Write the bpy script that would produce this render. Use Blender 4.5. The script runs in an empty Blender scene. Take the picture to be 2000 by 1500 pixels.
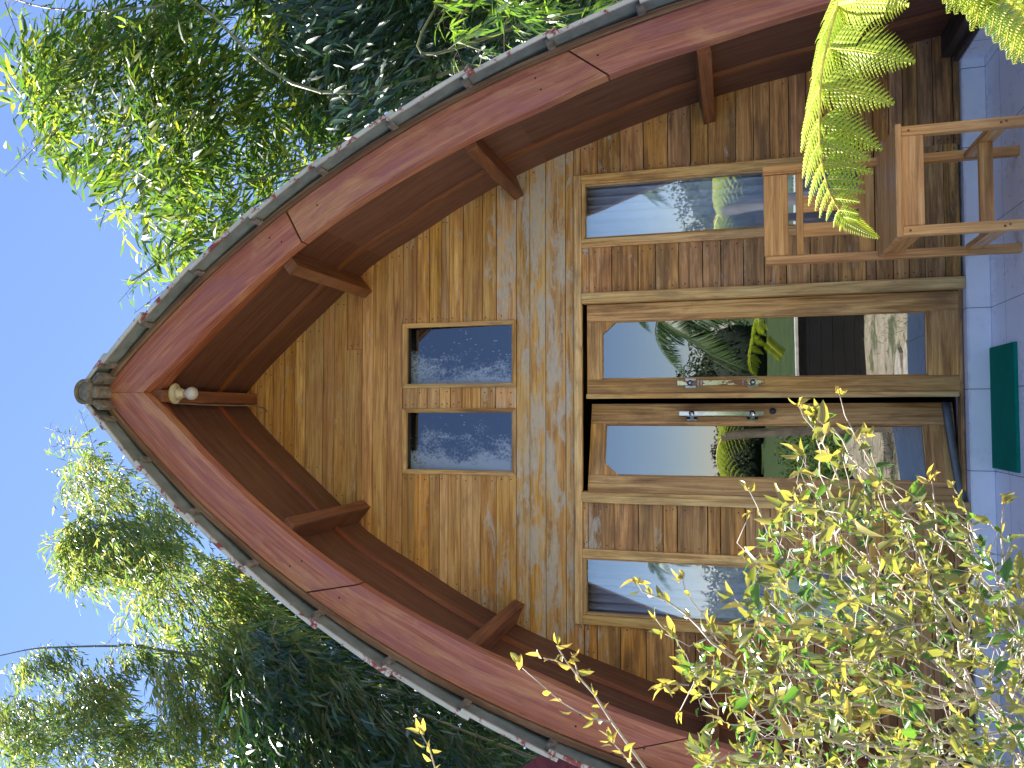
import bpy, math, random
import numpy as np
from mathutils import Vector, Matrix, noise
R = math.radians
random.seed(7); rng = np.random.default_rng(7)
scene = bpy.context.scene
COL = scene.collection

# ------------------------------------------------------------------ camera
CX, CY, CZ = -0.11051, -4.7, 1.22478
YAW, PITCH, ROLL, FPX = 0.04201, 0.27914, 0.01148, 1500.7
_r = Vector((math.cos(YAW), -math.sin(YAW), 0))
_f = Vector((math.sin(YAW)*math.cos(PITCH), math.cos(YAW)*math.cos(PITCH), math.sin(PITCH)))
_u = _r.cross(_f)
_xc = _r*math.cos(ROLL) - _u*math.sin(ROLL)
_yc = _r*math.sin(ROLL) + _u*math.cos(ROLL)
cam = bpy.data.cameras.new('camera'); co = bpy.data.objects.new('camera', cam); COL.objects.link(co)
cam.sensor_fit = 'HORIZONTAL'; cam.sensor_width = 36; cam.lens = FPX*36/2000
cam.clip_start = 0.05; cam.clip_end = 2000
m = Matrix.Identity(4)          # the phone was held upright but the picture lies on its side: camera rolled by a quarter turn
for i in range(3):
    m[i][0] = -_yc[i]; m[i][1] = _xc[i]; m[i][2] = -_f[i]; m[i][3] = (CX, CY, CZ)[i]
co.matrix_world = m
scene.camera = co

# ------------------------------------------------------------------ sky, sun, exposure
SUN_EL, SUN_AZ = R(63), R(-48)     # azimuth from +Y (behind the house), negative = to the left
w = bpy.data.worlds.new('World'); scene.world = w; w.use_nodes = True
nt = w.node_tree; nt.nodes.clear()
sky = nt.nodes.new('ShaderNodeTexSky'); sky.sky_type = 'NISHITA'; sky.sun_disc = False
sky.sun_elevation = SUN_EL; sky.sun_rotation = SUN_AZ
sky.air_density = 1.1; sky.dust_density = 0.0; sky.ozone_density = 4.5
bg = nt.nodes.new('ShaderNodeBackground'); bg.inputs[1].default_value = 0.06
wo = nt.nodes.new('ShaderNodeOutputWorld')
tint = nt.nodes.new('ShaderNodeMix'); tint.data_type = 'RGBA'; tint.blend_type = 'MULTIPLY'; tint.inputs[0].default_value = 1
tint.inputs[7].default_value = (1.0, .925, 1.0, 1)
nt.links.new(sky.outputs[0], tint.inputs[6]); nt.links.new(tint.outputs[2], bg.inputs[0]); nt.links.new(bg.outputs[0], wo.inputs[0])
sl = bpy.data.lights.new('sun', 'SUN'); so = bpy.data.objects.new('sun', sl); COL.objects.link(so)
sl.energy = 5.0; sl.angle = R(0.5); sl.color = (1, .95, .86)
sd = Vector((math.sin(SUN_AZ)*math.cos(SUN_EL), math.cos(SUN_AZ)*math.cos(SUN_EL), math.sin(SUN_EL)))
so.rotation_euler = sd.to_track_quat('Z', 'Y').to_euler()
scene.view_settings.view_transform = 'Standard'; scene.view_settings.look = 'None'
scene.view_settings.gamma = 1; scene.view_settings.exposure = 2.15
scene.render.engine = 'CYCLES'
scene.cycles.max_bounces = 10; scene.cycles.transparent_max_bounces = 16

def at(px, py, Y):
    """world point on the vertical plane y = Y seen at photo pixel (px, py)"""
    x = 750 - py; y = 1000 - px
    c, s = math.cos(ROLL), math.sin(ROLL)
    x, y = x*c + y*s, -x*s + y*c
    d = _r*(x/FPX) + _u*(y/FPX) + _f
    t = (Y - CY)/d.y
    return Vector((CX + d.x*t, Y, CZ + d.z*t))

# ------------------------------------------------------------------ materials
class N:
    def __init__(s, name):
        s.m = bpy.data.materials.new(name); s.m.use_nodes = True; s.t = s.m.node_tree; s.t.nodes.clear()
        s.out = s.n('ShaderNodeOutputMaterial')
    def n(s, typ, ins=None, **kw):
        nd = s.t.nodes.new(typ)
        for k, v in kw.items(): setattr(nd, k, v)
        for k, v in (ins or {}).items():
            if isinstance(v, bpy.types.NodeSocket): s.t.links.new(v, nd.inputs[k])
            else:
                if hasattr(nd.inputs[k].default_value, '__len__') and not hasattr(v, '__len__'): v = (v, v, v)
                if hasattr(v, '__len__') and len(v) == 3 and len(nd.inputs[k].default_value) == 4: v = (*v, 1)
                nd.inputs[k].default_value = v
        return nd
    def attr(s, name): return s.n('ShaderNodeAttribute', attribute_name=name).outputs['Vector']
    def scale(s, v, k): return s.n('ShaderNodeVectorMath', {0: v, 1: k}, operation='MULTIPLY').outputs[0]
    def noise(s, v, sc, det=4, rough=.55, dist=0): return s.n('ShaderNodeTexNoise', {'Vector': v, 'Scale': sc, 'Detail': det, 'Roughness': rough, 'Distortion': dist}).outputs['Fac']
    def ramp(s, f, stops):
        nd = s.n('ShaderNodeValToRGB', {0: f}); e = nd.color_ramp.elements
        while len(e) < len(stops): e.new(.5)
        for el, (p, c) in zip(e, stops):
            el.position = p; el.color = (*c, 1) if hasattr(c, '__len__') else (c, c, c, 1)
        return nd.outputs[0]
    def mix(s, f, a, b, mode='MIX'):
        nd = s.n('ShaderNodeMix', data_type='RGBA', blend_type=mode)
        for i, v in ((0, f), (6, a), (7, b)):
            if isinstance(v, bpy.types.NodeSocket): s.t.links.new(v, nd.inputs[i])
            else: nd.inputs[i].default_value = (*v, 1) if hasattr(v, '__len__') else v
        return nd.outputs[2]
    def math(s, op, a, b=0.0, clamp=False):
        return s.n('ShaderNodeMath', {0: a, 1: b}, operation=op, use_clamp=clamp).outputs[0]
    def pos(s): return s.n('ShaderNodeNewGeometry').outputs['Position']
    def sep(s, v): return s.n('ShaderNodeSeparateXYZ', {0: v}).outputs
    def bsdf(s, col, rough=.6, bump=None, bs=.3, bd=.01, **kw):
        b = s.n('ShaderNodeBsdfPrincipled', {'Base Color': col, 'Roughness': rough})
        for k, v in kw.items(): b.inputs[k.replace('_', ' ')].default_value = v
        if bump is not None:
            bn = s.n('ShaderNodeBump', {'Height': bump, 'Strength': bs, 'Distance': bd}); s.t.links.new(bn.outputs[0], b.inputs['Normal'])
        s.t.links.new(b.outputs[0], s.out.inputs[0]); return b

def plain(name, col, rough=.6, var=.25, sc=8, **kw):
    n = N(name); p = n.pos()
    f = n.noise(p, sc, 5)
    a = tuple(c*(1-var) for c in col); b = tuple(min(1, c*(1+var)) for c in col)
    n.bsdf(n.ramp(f, [(.3, a), (.7, b)]), rough, bump=n.noise(p, sc*12, 3), bs=.15, bd=.004, **kw)
    return n.m

def wood(name, dark, mid, light, rough=.45, stain=None, stain_amt=0., worn=False, knots=.5, spec=.4, boardvar=.3, gain=1.6, stain2=None):
    GW = gain; dark, mid, light = (tuple(min(.9, c*GW) for c in q) for q in (dark, mid, light))
    if stain is not None: stain = tuple(c*GW for c in stain)
    n = N(name); g = n.attr('gc')
    s3 = n.sep(g); seed = s3[2]
    v1 = n.scale(g, (1.1, 24, 1))
    f1 = n.noise(v1, 1.6, 7, .6, .9)                 # broad cathedral bands
    v2 = n.scale(g, (5, 170, 1))
    f2 = n.noise(v2, 1.0, 4, .6, .2)                 # fine pores along the grain
    col = n.ramp(f1, [(.28, dark), (.5, mid), (.74, light)])
    col = n.mix(.55, col, n.ramp(f2, [(.33, (.55,)*3), (.62, (1, 1, 1))]), 'MULTIPLY')
    # board to board variation
    bw = n.n('ShaderNodeTexWhiteNoise', {'W': seed}, noise_dimensions='1D')
    bv = n.n('ShaderNodeHueSaturation', {'Hue': n.math('ADD', n.math('MULTIPLY', n.sep(bw.outputs['Color'])[1], boardvar*.05), .5-boardvar*.028),
            'Saturation': n.math('ADD', n.math('MULTIPLY', n.sep(bw.outputs['Color'])[2], boardvar*.6), 1.02-boardvar*.2), 'Value': n.math('ADD', n.math('MULTIPLY', bw.outputs['Value'], boardvar*1.6), 1-boardvar*.75), 'Color': col}).outputs[0]
    col = bv
    # knots
    vk = n.scale(g, (2.2, 7.5, 1))
    vo = n.n('ShaderNodeTexVoronoi', {'Vector': vk, 'Scale': 1.5, 'Randomness': 1.0}).outputs['Distance']
    kn = n.ramp(vo, [(.03, knots), (.085, 0.0)])
    col = n.mix(kn, col, tuple(c*.22 for c in mid))
    # dirt / stain blotches
    p = n.pos()
    bl = n.noise(n.scale(g, (1.1, 4.5, 1)), 2.1, 6, .62, .6)
    if stain is not None:
        col = n.mix(n.math('MULTIPLY', n.ramp(bl, [(.47, 0.0), (.66, 1.0)]), stain_amt), col, stain)
    if stain2 is not None:
        b2 = n.noise(n.scale(g, (1.0, 3.2, 1)), 1.4, 7, .68, .5)
        col = n.mix(n.math('MULTIPLY', n.ramp(b2, [(.50, 0.0), (.62, 1.0)]), .7), col, n.mix(.6, tuple(min(.9, c*GW) for c in stain2), n.ramp(f2, [(.3, (.25, .12, .05)), (.7, (.75, .4, .2))])))
    dk = n.noise(n.scale(g, (2.2, 9, 1)), 3.1, 6, .7, .4)
    col = n.mix(n.math('MULTIPLY', n.ramp(dk, [(.57, 0.0), (.72, 1.0)]), .42), col, tuple(c*.6 for c in dark))
    r = rough
    if worn:   # old paint left on the boards: pale grey-blue skin, thickest in a band above the door head
        z = n.sep(p)[2]
        band = n.ramp(n.math('ABSOLUTE', n.math('SUBTRACT', z, 2.36)), [(.05, .15), (.26, .075), (.6, 0.0)])
        band = n.math('SUBTRACT', band, 0.03)
        wn = n.noise(n.scale(g, (1.9, 7.5, 1)), 1.7, 9, .68, .7)
        mk = n.ramp(n.math('ADD', n.math('ADD', wn, band), n.math('MULTIPLY', n.math('SUBTRACT', n.noise(n.scale(g, (9, 60, 1)), 2.5, 5, .7), .5), .16)), [(.575, 0.0), (.66, .8)])
        pc = n.ramp(n.noise(n.scale(g, (6, 30, 1)), 3, 6, .7), [(.3, (.40, .33, .24)), (.5, (.54, .50, .43)), (.75, (.68, .60, .46))])
        col = n.mix(mk, col, pc)
        mk2 = n.ramp(n.math('ADD', n.noise(n.scale(g, (1.2, 6, 1)), 3.3, 8, .7, .5), band), [(.6, 0.0), (.68, .45)])
        col = n.mix(mk2, col, (.62, .47, .27))
        low = n.ramp(z, [(.0, .75), (.32, 0.0)])     # blackened foot of the wall (sits in boards, range 0..1 m)
        lw = n.noise(n.scale(g, (2, 10, 1)), 2.3, 7, .7)
        col = n.mix(n.math('MULTIPLY', low, n.ramp(lw, [(.42, 0.0), (.62, 1.0)])), col, (.025, .018, .012))
    h = n.math('ADD', n.math('MULTIPLY', f2, .6), n.math('MULTIPLY', f1, .5))
    n.bsdf(col, n.ramp(f1, [(.2, rough+.12), (.8, rough-.08)]), bump=h, bs=.35, bd=.003, Specular_IOR_Level=spec)
    return n.m

M = {}
M['wall'] = wood('teak boards', (.17, .080, .026), (.44, .235, .085), (.64, .39, .16), .5, (.24, .11, .04), .55, worn=True)
M['lower'] = wood('weathered teak boards', (.13, .060, .022), (.36, .185, .068), (.56, .34, .14), .48, (.10, .055, .025), .7, worn=True, boardvar=.3)
M['trim'] = wood('old teak trim', (.19, .095, .034), (.47, .285, .11), (.64, .44, .20), .5, (.12, .065, .03), .6, knots=.35)
M['door'] = wood('door teak', (.15, .070, .025), (.42, .225, .085), (.62, .39, .17), .42, (.13, .06, .025), .65, knots=.25)
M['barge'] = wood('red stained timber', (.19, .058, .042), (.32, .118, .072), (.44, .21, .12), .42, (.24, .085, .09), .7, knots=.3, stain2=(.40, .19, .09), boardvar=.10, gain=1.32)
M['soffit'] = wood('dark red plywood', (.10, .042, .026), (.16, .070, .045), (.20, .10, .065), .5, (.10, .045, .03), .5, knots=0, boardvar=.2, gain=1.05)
M['batten'] = wood('red brown batten', (.17, .05, .022), (.30, .10, .04), (.38, .15, .06), .45, None, 0, knots=.1, gain=.85)
M['beam'] = wood('brown beam', (.13, .05, .025), (.24, .095, .045), (.33, .15, .085), .5, (.10, .04, .025), .6, knots=.4, gain=.95)
M['strip'] = wood('weathered eave board', (.12, .06, .035), (.27, .15, .085), (.36, .24, .16), .6, (.10, .05, .03), .7, knots=.2, gain=.95)
M['chair'] = wood('chair teak', (.22, .10, .032), (.46, .235, .085), (.60, .36, .15), .36, (.30, .12, .045), .5, knots=.35, boardvar=.12)
M['darkbeam'] = wood('blackened foot beam', (.02, .014, .01), (.04, .026, .018), (.08, .05, .032), .6, None, 0)
M['nail'] = plain('rusty nail', (.02, .014, .01), .6)
M['dark'] = plain('dark interior', (.03, .027, .025), .9)
M['mortar'] = plain('grey mortar', (.17, .15, .13), .9, .5, 30)
M['lipgrey'] = None

def tile_mat():
    n = N('painted roof tile'); p = n.pos()
    f = n.noise(p, 9, 8, .72, .4)
    base = n.ramp(n.noise(p, 4, 6, .6), [(.3, (.40, .40, .37)), (.7, (.60, .58, .54))])
    col = n.mix(n.ramp(f, [(.53, 0.0), (.57, 1.0)]), base, (.24, .045, .035))
    n.bsdf(col, .55, bump=n.noise(p, 60, 4), bs=.25, bd=.003); return n.m
M['tile'] = tile_mat()
M['tilered'] = plain('dull red tile paint', (.17, .045, .03), .5, .45, 14)
M['cap'] = plain('mossy ridge cap', (.14, .12, .085), .8, .6, 18)
M['neigh'] = plain('maroon tile', (.11, .022, .022), .55, .35, 10)

def ceramic():
    n = N('white ceramic tile'); p = n.pos(); x, y, z = n.sep(p)
    def line(c, off):
        a = n.math('FRACT', n.math('DIVIDE', n.math('ADD', c, off), .44))
        return n.math('LESS_THAN', n.math('ABSOLUTE', n.math('SUBTRACT', a, .5)), .0045)
    lx = line(x, -.03+.22); ly = line(y, .255+.22)
    nz = n.sep(n.n('ShaderNodeNewGeometry').outputs['Normal'])
    top = n.math('GREATER_THAN', nz[2], .5)
    front = n.math('GREATER_THAN', n.math('ABSOLUTE', nz[1]), .5)
    side = n.math('GREATER_THAN', n.math('ABSOLUTE', nz[0]), .5)
    g = n.math('MAXIMUM', n.math('MULTIPLY', top, n.math('MAXIMUM', lx, ly)), n.math('MAXIMUM', n.math('MULTIPLY', front, lx), n.math('MULTIPLY', side, ly)))
    gr = n.noise(p, 5, 7, .65)
    base = n.ramp(gr, [(.3, (.84, .86, .92)), (.6, (.92, .93, .97))])
    spots = n.ramp(n.n('ShaderNodeTexVoronoi', {'Vector': p, 'Scale': 7.0}).outputs['Distance'], [(.016, 1.0), (.024, 0.0)])
    base = n.mix(n.math('MULTIPLY', spots, .7), base, (.1, .08, .06))
    # grubby yellow line of grout along the foot of the wall
    edge = n.ramp(n.math('ADD', z, n.math('MULTIPLY', n.noise(p, 14, 4), .03)), [(.0, 0.0), (.022, .6)])
    base = n.mix(n.math('MULTIPLY', edge, front), base, (.42, .38, .26))
    n.bsdf(n.mix(g, base, (.10, .11, .13)), n.ramp(gr, [(.3, .22), (.7, .4)]), bump=g, bs=-.4, bd=.002); return n.m
M['ceramic'] = ceramic()

def glass(name, refl, tint, dirt=False):
    n = N(name)
    tr = n.n('ShaderNodeBsdfTransparent', {'Color': tint})
    gcol = (.80, .84, .86)
    bn = n.n('ShaderNodeBump', {'Height': n.noise(n.pos(), 2.2, 1), 'Strength': .035, 'Distance': .02})
    gl = n.n('ShaderNodeBsdfGlossy', {'Color': gcol, 'Roughness': .0}); n.t.links.new(bn.outputs[0], gl.inputs['Normal'])
    lw = n.n('ShaderNodeLayerWeight', {'Blend': .25}).outputs['Facing']
    f = n.math('ADD', refl, n.math('MULTIPLY', n.math('POWER', lw, 3.0), .5), clamp=True)
    mx = n.n('ShaderNodeMixShader', {0: f}); n.t.links.new(tr.outputs[0], mx.inputs[1]); n.t.links.new(gl.outputs[0], mx.inputs[2])
    last = mx
    if dirt:   # scratched, dusty film on the upper panes
        p = n.pos(); x, y, z = n.sep(p)
        df = n.n('ShaderNodeBsdfDiffuse', {'Color': (.40, .50, .68)})
        big = n.noise(n.n('ShaderNodeVectorMath', {0: n.scale(p, (2.2, 1, 1.5)), 1: n.n('ShaderNodeCombineXYZ', {0: n.math('MULTIPLY', n.math('LESS_THAN', x, 0.0), 3.7), 1: 0.0, 2: 0.0}).outputs[0]}, operation='ADD').outputs[0], 2.6, 11, .78, .4)
        # dust gathers towards the left of each pane
        left = n.math('LESS_THAN', x, 0.0)
        u_ = n.math('DIVIDE', n.math('ADD', x, n.math('ADD', n.math('MULTIPLY', left, .562), -.095)), .372)
        grad = n.math('MULTIPLY', n.math('SUBTRACT', n.math('ADD', .36, n.math('MULTIPLY', left, .15)), u_), .40)
        fine = n.math('MULTIPLY', n.math('SUBTRACT', n.noise(n.scale(p, (60, 1, 60)), 1.0, 4, .7), .5), .5)
        m1 = n.ramp(n.math('ADD', n.math('ADD', big, grad), fine), [(.50, 0.0), (.64, .75)])
        fl = n.n('ShaderNodeTexVoronoi', {'Vector': n.scale(p, (26, 1, 14)), 'Scale': 1.6, 'Randomness': 1.0}).outputs['Distance']
        dens = n.noise(p, 5, 5, .7)
        m2 = n.math('MULTIPLY', n.ramp(fl, [(.10, .9), (.17, 0.0)]), n.ramp(dens, [(.42, 0.0), (.52, 1.0)]))
        mk = n.math('MAXIMUM', m1, m2)
        m3 = n.n('ShaderNodeMixShader', {0: mk}); n.t.links.new(last.outputs[0], m3.inputs[1]); n.t.links.new(df.outputs[0], m3.inputs[2]); last = m3
    n.t.links.new(last.outputs[0], n.out.inputs[0]); return n.m
M['glass'] = glass('reflective tinted glass', .20, (.93, .95, .97))
M['doorglass'] = glass('dark reflective door glass', .25, (.30, .32, .34))
M['dustyglass'] = glass('dusty attic glass', .19, (.25, .28, .32), True)

def metal(name, col, rough, patch=None):
    n = N(name); p = n.pos(); f = n.noise(n.scale(p, (3, 3, 1)), 22, 6, .7)
    c = n.ramp(f, [(.35, tuple(x*.75 for x in col)), (.6, col)])
    b = n.bsdf(c, rough)
    if patch:
        mk = n.ramp(n.noise(n.scale(p, (2, 2, .8)), 16, 5, .6), [(.48, 0.0), (.52, 1.0)])
        n.t.links.new(n.mix(mk, c, patch), b.inputs['Base Color'])
        n.t.links.new(n.math('SUBTRACT', 1.0, mk), b.inputs['Metallic'])
    else: b.inputs['Metallic'].default_value = 1
    return n.m
M['chrome'] = metal('chrome', (.48, .50, .54), .16)
M['brass'] = metal('worn brass', (.80, .72, .46), .22, (.24, .10, .04))
M['rubber'] = plain('grey rubber seal', (.16, .18, .19), .5, .2, 20)
M['lockblue'] = plain('dark lock cylinder', (.02, .05, .08), .25)
M['cream'] = plain('cream plastic', (.55, .48, .33), .4, .1, 20)
M['bulb'] = plain('frosted bulb glass', (.50, .46, .44), .2, .08, 20)
M['wire'] = plain('flat cable', (.25, .17, .12), .6)

def mat_green():
    n = N('green doormat'); p = n.pos()
    f = n.noise(p, 420, 2); g = n.noise(p, 9, 5)
    c = n.mix(n.ramp(g, [(.3, .7), (.7, 1.0)]), (.0, .13, .085), (.0, .24, .15))
    n.bsdf(n.mix(.5, c, n.ramp(f, [(.3, (.35,)*3), (.7, (1.4,)*3)]), 'MULTIPLY'), .95, bump=f, bs=.8, bd=.004, Specular_IOR_Level=.15); return n.m
M['mat'] = mat_green()

def leafmat(name, a, b, c, trans, tcol, gloss=.3, rough=.4):
    """a..c diffuse tones picked per leaf, trans share of light let through"""
    n = N(name); g = n.attr('gc'); s = n.sep(g)
    col = n.ramp(s[2], [(.0, a), (.55, b), (.95, c)])
    rib = n.ramp(n.math('ABSOLUTE', s[1]), [(.0, 1.25), (.12, .95), (1., 1.0)])
    col = n.mix(1.0, col, rib, 'MULTIPLY')
    df = n.n('ShaderNodeBsdfPrincipled', {'Base Color': col, 'Roughness': rough, 'Specular IOR Level': gloss})
    tc = n.mix(1.0, col, tcol, 'MULTIPLY')
    tl = n.n('ShaderNodeBsdfTranslucent', {'Color': tc})
    mx = n.n('ShaderNodeMixShader', {0: trans}); n.t.links.new(df.outputs[0], mx.inputs[1]); n.t.links.new(tl.outputs[0], mx.inputs[2])
    n.t.links.new(mx.outputs[0], n.out.inputs[0]); return n.m
M['bamboo'] = leafmat('bamboo leaf', (.022, .055, .022), (.055, .11, .032), (.18, .21, .05), .44, (3.2, 3.0, .9), .22, .48)
M['bamboofar'] = leafmat('bamboo leaf grey green', (.05, .10, .05), (.10, .16, .065), (.26, .25, .10), .42, (2.5, 2.4, 1.0), .4, .42)
M['bambooshade'] = leafmat('shade darkened bamboo leaf', (.012, .038, .018), (.03, .075, .03), (.08, .14, .05), .16, (2.2, 2.4, .9), .5, .38)  # bamboo leaf darkened in colour to stand in for shade under the canopy
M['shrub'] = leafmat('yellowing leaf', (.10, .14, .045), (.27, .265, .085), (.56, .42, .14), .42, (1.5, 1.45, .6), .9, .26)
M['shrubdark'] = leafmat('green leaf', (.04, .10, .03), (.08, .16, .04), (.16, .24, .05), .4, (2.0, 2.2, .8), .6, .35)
M['fern'] = leafmat('fern', (.19, .29, .03), (.31, .41, .045), (.46, .52, .08), .48, (1.5, 1.5, .5), .5, .4)
M['palm'] = leafmat('palm leaf', (.03, .06, .02), (.05, .09, .025), (.08, .12, .03), .25, (1.8, 2, .8), .5, .4)
M['twig'] = plain('pale bark', (.40, .35, .29), .7, .3, 60)
M['culm'] = plain('bamboo culm', (.16, .17, .07), .45, .35, 10)
M['branch'] = plain('brown twig', (.16, .11, .08), .7, .3, 40)
M['rachis'] = plain('fern stalk', (.50, .42, .08), .5, .3, 40)
M['trunk'] = plain('grey trunk', (.16, .13, .10), .9, .4, 8)

def groundmat():
    n = N('ground'); p = n.pos(); x, y, z = n.sep(p)
    soil = n.ramp(n.noise(p, 3.5, 9, .7), [(.3, (.20, .16, .115)), (.7, (.47, .40, .30))])
    gr = n.ramp(n.noise(p, 1.3, 8, .7), [(.3, (.022, .045, .01)), (.7, (.055, .085, .02))])
    patch = n.ramp(n.noise(p, 2.3, 7, .75, .3), [(.50, 0.0), (.58, .8)])
    far = n.ramp(n.math('ADD', n.math('DIVIDE', y, -20.0), 0.0), [(.36, 0.0), (.42, 1.0)])
    back = n.math('GREATER_THAN', y, 1.0)
    f = n.math('MAXIMUM', n.math('MAXIMUM', patch, far), back)
    n.bsdf(n.mix(f, soil, gr), .95, bump=n.noise(p, 30, 6), bs=.8, bd=.03); return n.m
M['ground'] = groundmat()
M['stone'] = plain('stepping stone', (.36, .32, .27), .85, .35, 9)
M['brick'] = None
def brickmat():
    n = N('old brick'); p = n.pos()
    v = n.n('ShaderNodeCombineXYZ', {0: n.sep(p)[1], 1: n.sep(p)[2], 2: 0.0}).outputs[0]
    b = n.n('ShaderNodeTexBrick', {'Vector': v, 'Scale': 4.2, 'Color1': (.30, .10, .06), 'Color2': (.40, .17, .10), 'Mortar': (.38, .35, .30), 'Mortar Size': .03})
    n.bsdf(n.mix(.5, b.outputs[0], n.ramp(n.noise(p, 12, 6), [(.3, (.4,)*3), (.7, (1.2,)*3)]), 'MULTIPLY'), .9, bump=b.outputs['Fac'], bs=-.5, bd=.01); return n.m
M['brick'] = brickmat()
M['plank'] = plain('black painted planks', (.012, .012, .014), .4, .3, 6)
M['coping'] = plain('white coping', (.5, .48, .44), .7, .3, 10)
M['curtain'] = plain('grey blue curtain', (.72, .80, .95), .9, .12, 5)
M['bankmat'] = plain('bank', (.035, .05, .02), .95, .5, 2)

# ------------------------------------------------------------------ mesh building
class MB:
    def __init__(s): s.v, s.f, s.g, s.mi = [], [], [], []
    def _add(s, vs, gs, fs, mi=0):
        b = len(s.v); s.v += [tuple(v) for v in vs]; s.g += [tuple(g) for g in gs]
        for f in fs: s.f.append([b+i for i in f]); s.mi.append(mi)
    def hexa(s, p, ax='x', mi=0, seed=None, gof=None):
        """p: 8 corners, bottom ring 0-3 then top ring 4-7"""
        seed = random.random()*40 if seed is None else seed
        o = random.random()*9 if gof is None else gof
        i = 'xyz'.index(ax); j, k = [q for q in range(3) if q != i]
        gs = [(v[i]+o, v[j]+v[k], seed) for v in p]
        s._add(p, gs, [(3, 2, 1, 0), (4, 5, 6, 7), (0, 1, 5, 4), (1, 2, 6, 5), (2, 3, 7, 6), (3, 0, 4, 7)], mi)
    def box(s, x0, x1, y0, y1, z0, z1, ax='x', mi=0, seed=None):
        s.hexa([(x0, y0, z0), (x1, y0, z0), (x1, y1, z0), (x0, y1, z0), (x0, y0, z1), (x1, y0, z1), (x1, y1, z1), (x0, y1, z1)], ax, mi, seed)
    def bar(s, a, b, wu, wv, up=(0, 0, 1), mi=0, seed=None):
        """rectangular bar from a to b; wu across, wv along 'up'"""
        a, b = Vector(a), Vector(b); d = (b-a).normalized(); u = d.cross(Vector(up)).normalized(); v = u.cross(d)
        seed = random.random()*40 if seed is None else seed; L = (b-a).length; o = random.random()*9
        ps, gs = [], []
        for q, t in ((a, 0), (b, L)):
            for i, (su, sv) in enumerate(((-1, -1), (1, -1), (1, 1), (-1, 1))):
                ps.append(q+u*su*wu/2+v*sv*wv/2); gs.append((t+o, su*wu/2+sv*wv/2, seed))
        s._add(ps, gs, [(3, 2, 1, 0), (4, 5, 6, 7), (0, 1, 5, 4), (1, 2, 6, 5), (2, 3, 7, 6), (3, 0, 4, 7)], mi)
    def sweep(s, rows, mi=0, seed=None, closed=True, caps=True):
        """rows: list of rings (same count); grain runs along the rows"""
        seed = random.random()*40 if seed is None else seed; n = len(rows[0]); o = random.random()*9
        ps, gs, L = [], [], 0
        for i, r in enumerate(rows):
            if i: L += (Vector(r[0])-Vector(rows[i-1][0])).length
            acc = 0
            for j, q in enumerate(r):
                if j: acc += (Vector(q)-Vector(r[j-1])).length
                ps.append(q); gs.append((L+o, acc, seed))
        fs = []
        m_ = n if closed else n-1
        for i in range(len(rows)-1):
            for j in range(m_):
                k = (j+1) % n; fs.append((i*n+j, i*n+k, (i+1)*n+k, (i+1)*n+j))
        if closed and caps: fs += [tuple(range(n-1, -1, -1)), tuple((len(rows)-1)*n+j for j in range(n))]
        s._add(ps, gs, fs, mi)
    def tube(s, pts, rad, n=6, mi=0, seed=None):
        pts = [Vector(p) for p in pts]; rows = []
        if not hasattr(rad, '__len__'): rad = [rad]*len(pts)
        u = None
        for i, p in enumerate(pts):
            d = (pts[min(i+1, len(pts)-1)]-pts[max(i-1, 0)]).normalized()
            if u is None: u = d.cross(Vector((.3, .2, .9))).normalized()
            u = (u - d*u.dot(d)).normalized(); v = d.cross(u)
            rows.append([p+(u*math.cos(a)+v*math.sin(a))*rad[i] for a in [2*math.pi*k/n for k in range(n)]])
        s.sweep(rows, mi, seed)
    def lathe(s, c, ax, prof, n=16, mi=0):
        """prof: (distance along ax, radius)"""
        ax = Vector(ax).normalized(); u = ax.orthogonal().normalized(); v = ax.cross(u); c = Vector(c)
        s.sweep([[c+ax*t+(u*math.cos(2*math.pi*k/n)+v*math.sin(2*math.pi*k/n))*r for k in range(n)] for t, r in prof], mi)
    def build(s, name, mats, parent=None, bevel=0, smooth=False):
        me = bpy.data.meshes.new(name); me.from_pydata(s.v, [], s.f)
        a = me.attributes.new('gc', 'FLOAT_VECTOR', 'POINT'); a.data.foreach_set('vector', np.array(s.g, 'f').ravel())
        for mt in (mats if isinstance(mats, (list, tuple)) else [mats]): me.materials.append(mt)
        me.polygons.foreach_set('material_index', s.mi)
        if smooth: me.polygons.foreach_set('use_smooth', [True]*len(s.f))
        me.update()
        o = bpy.data.objects.new(name, me); COL.objects.link(o)
        import bmesh
        bm = bmesh.new(); bm.from_mesh(me); bmesh.ops.recalc_face_normals(bm, faces=bm.faces); bm.to_mesh(me); bm.free()
        if parent: o.parent = parent
        if bevel:
            bv = o.modifiers.new('bevel', 'BEVEL'); bv.width = bevel; bv.segments = 2; bv.limit_method = 'ANGLE'; bv.angle_limit = R(40)
            bv.use_clamp_overlap = True
        return o

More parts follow.
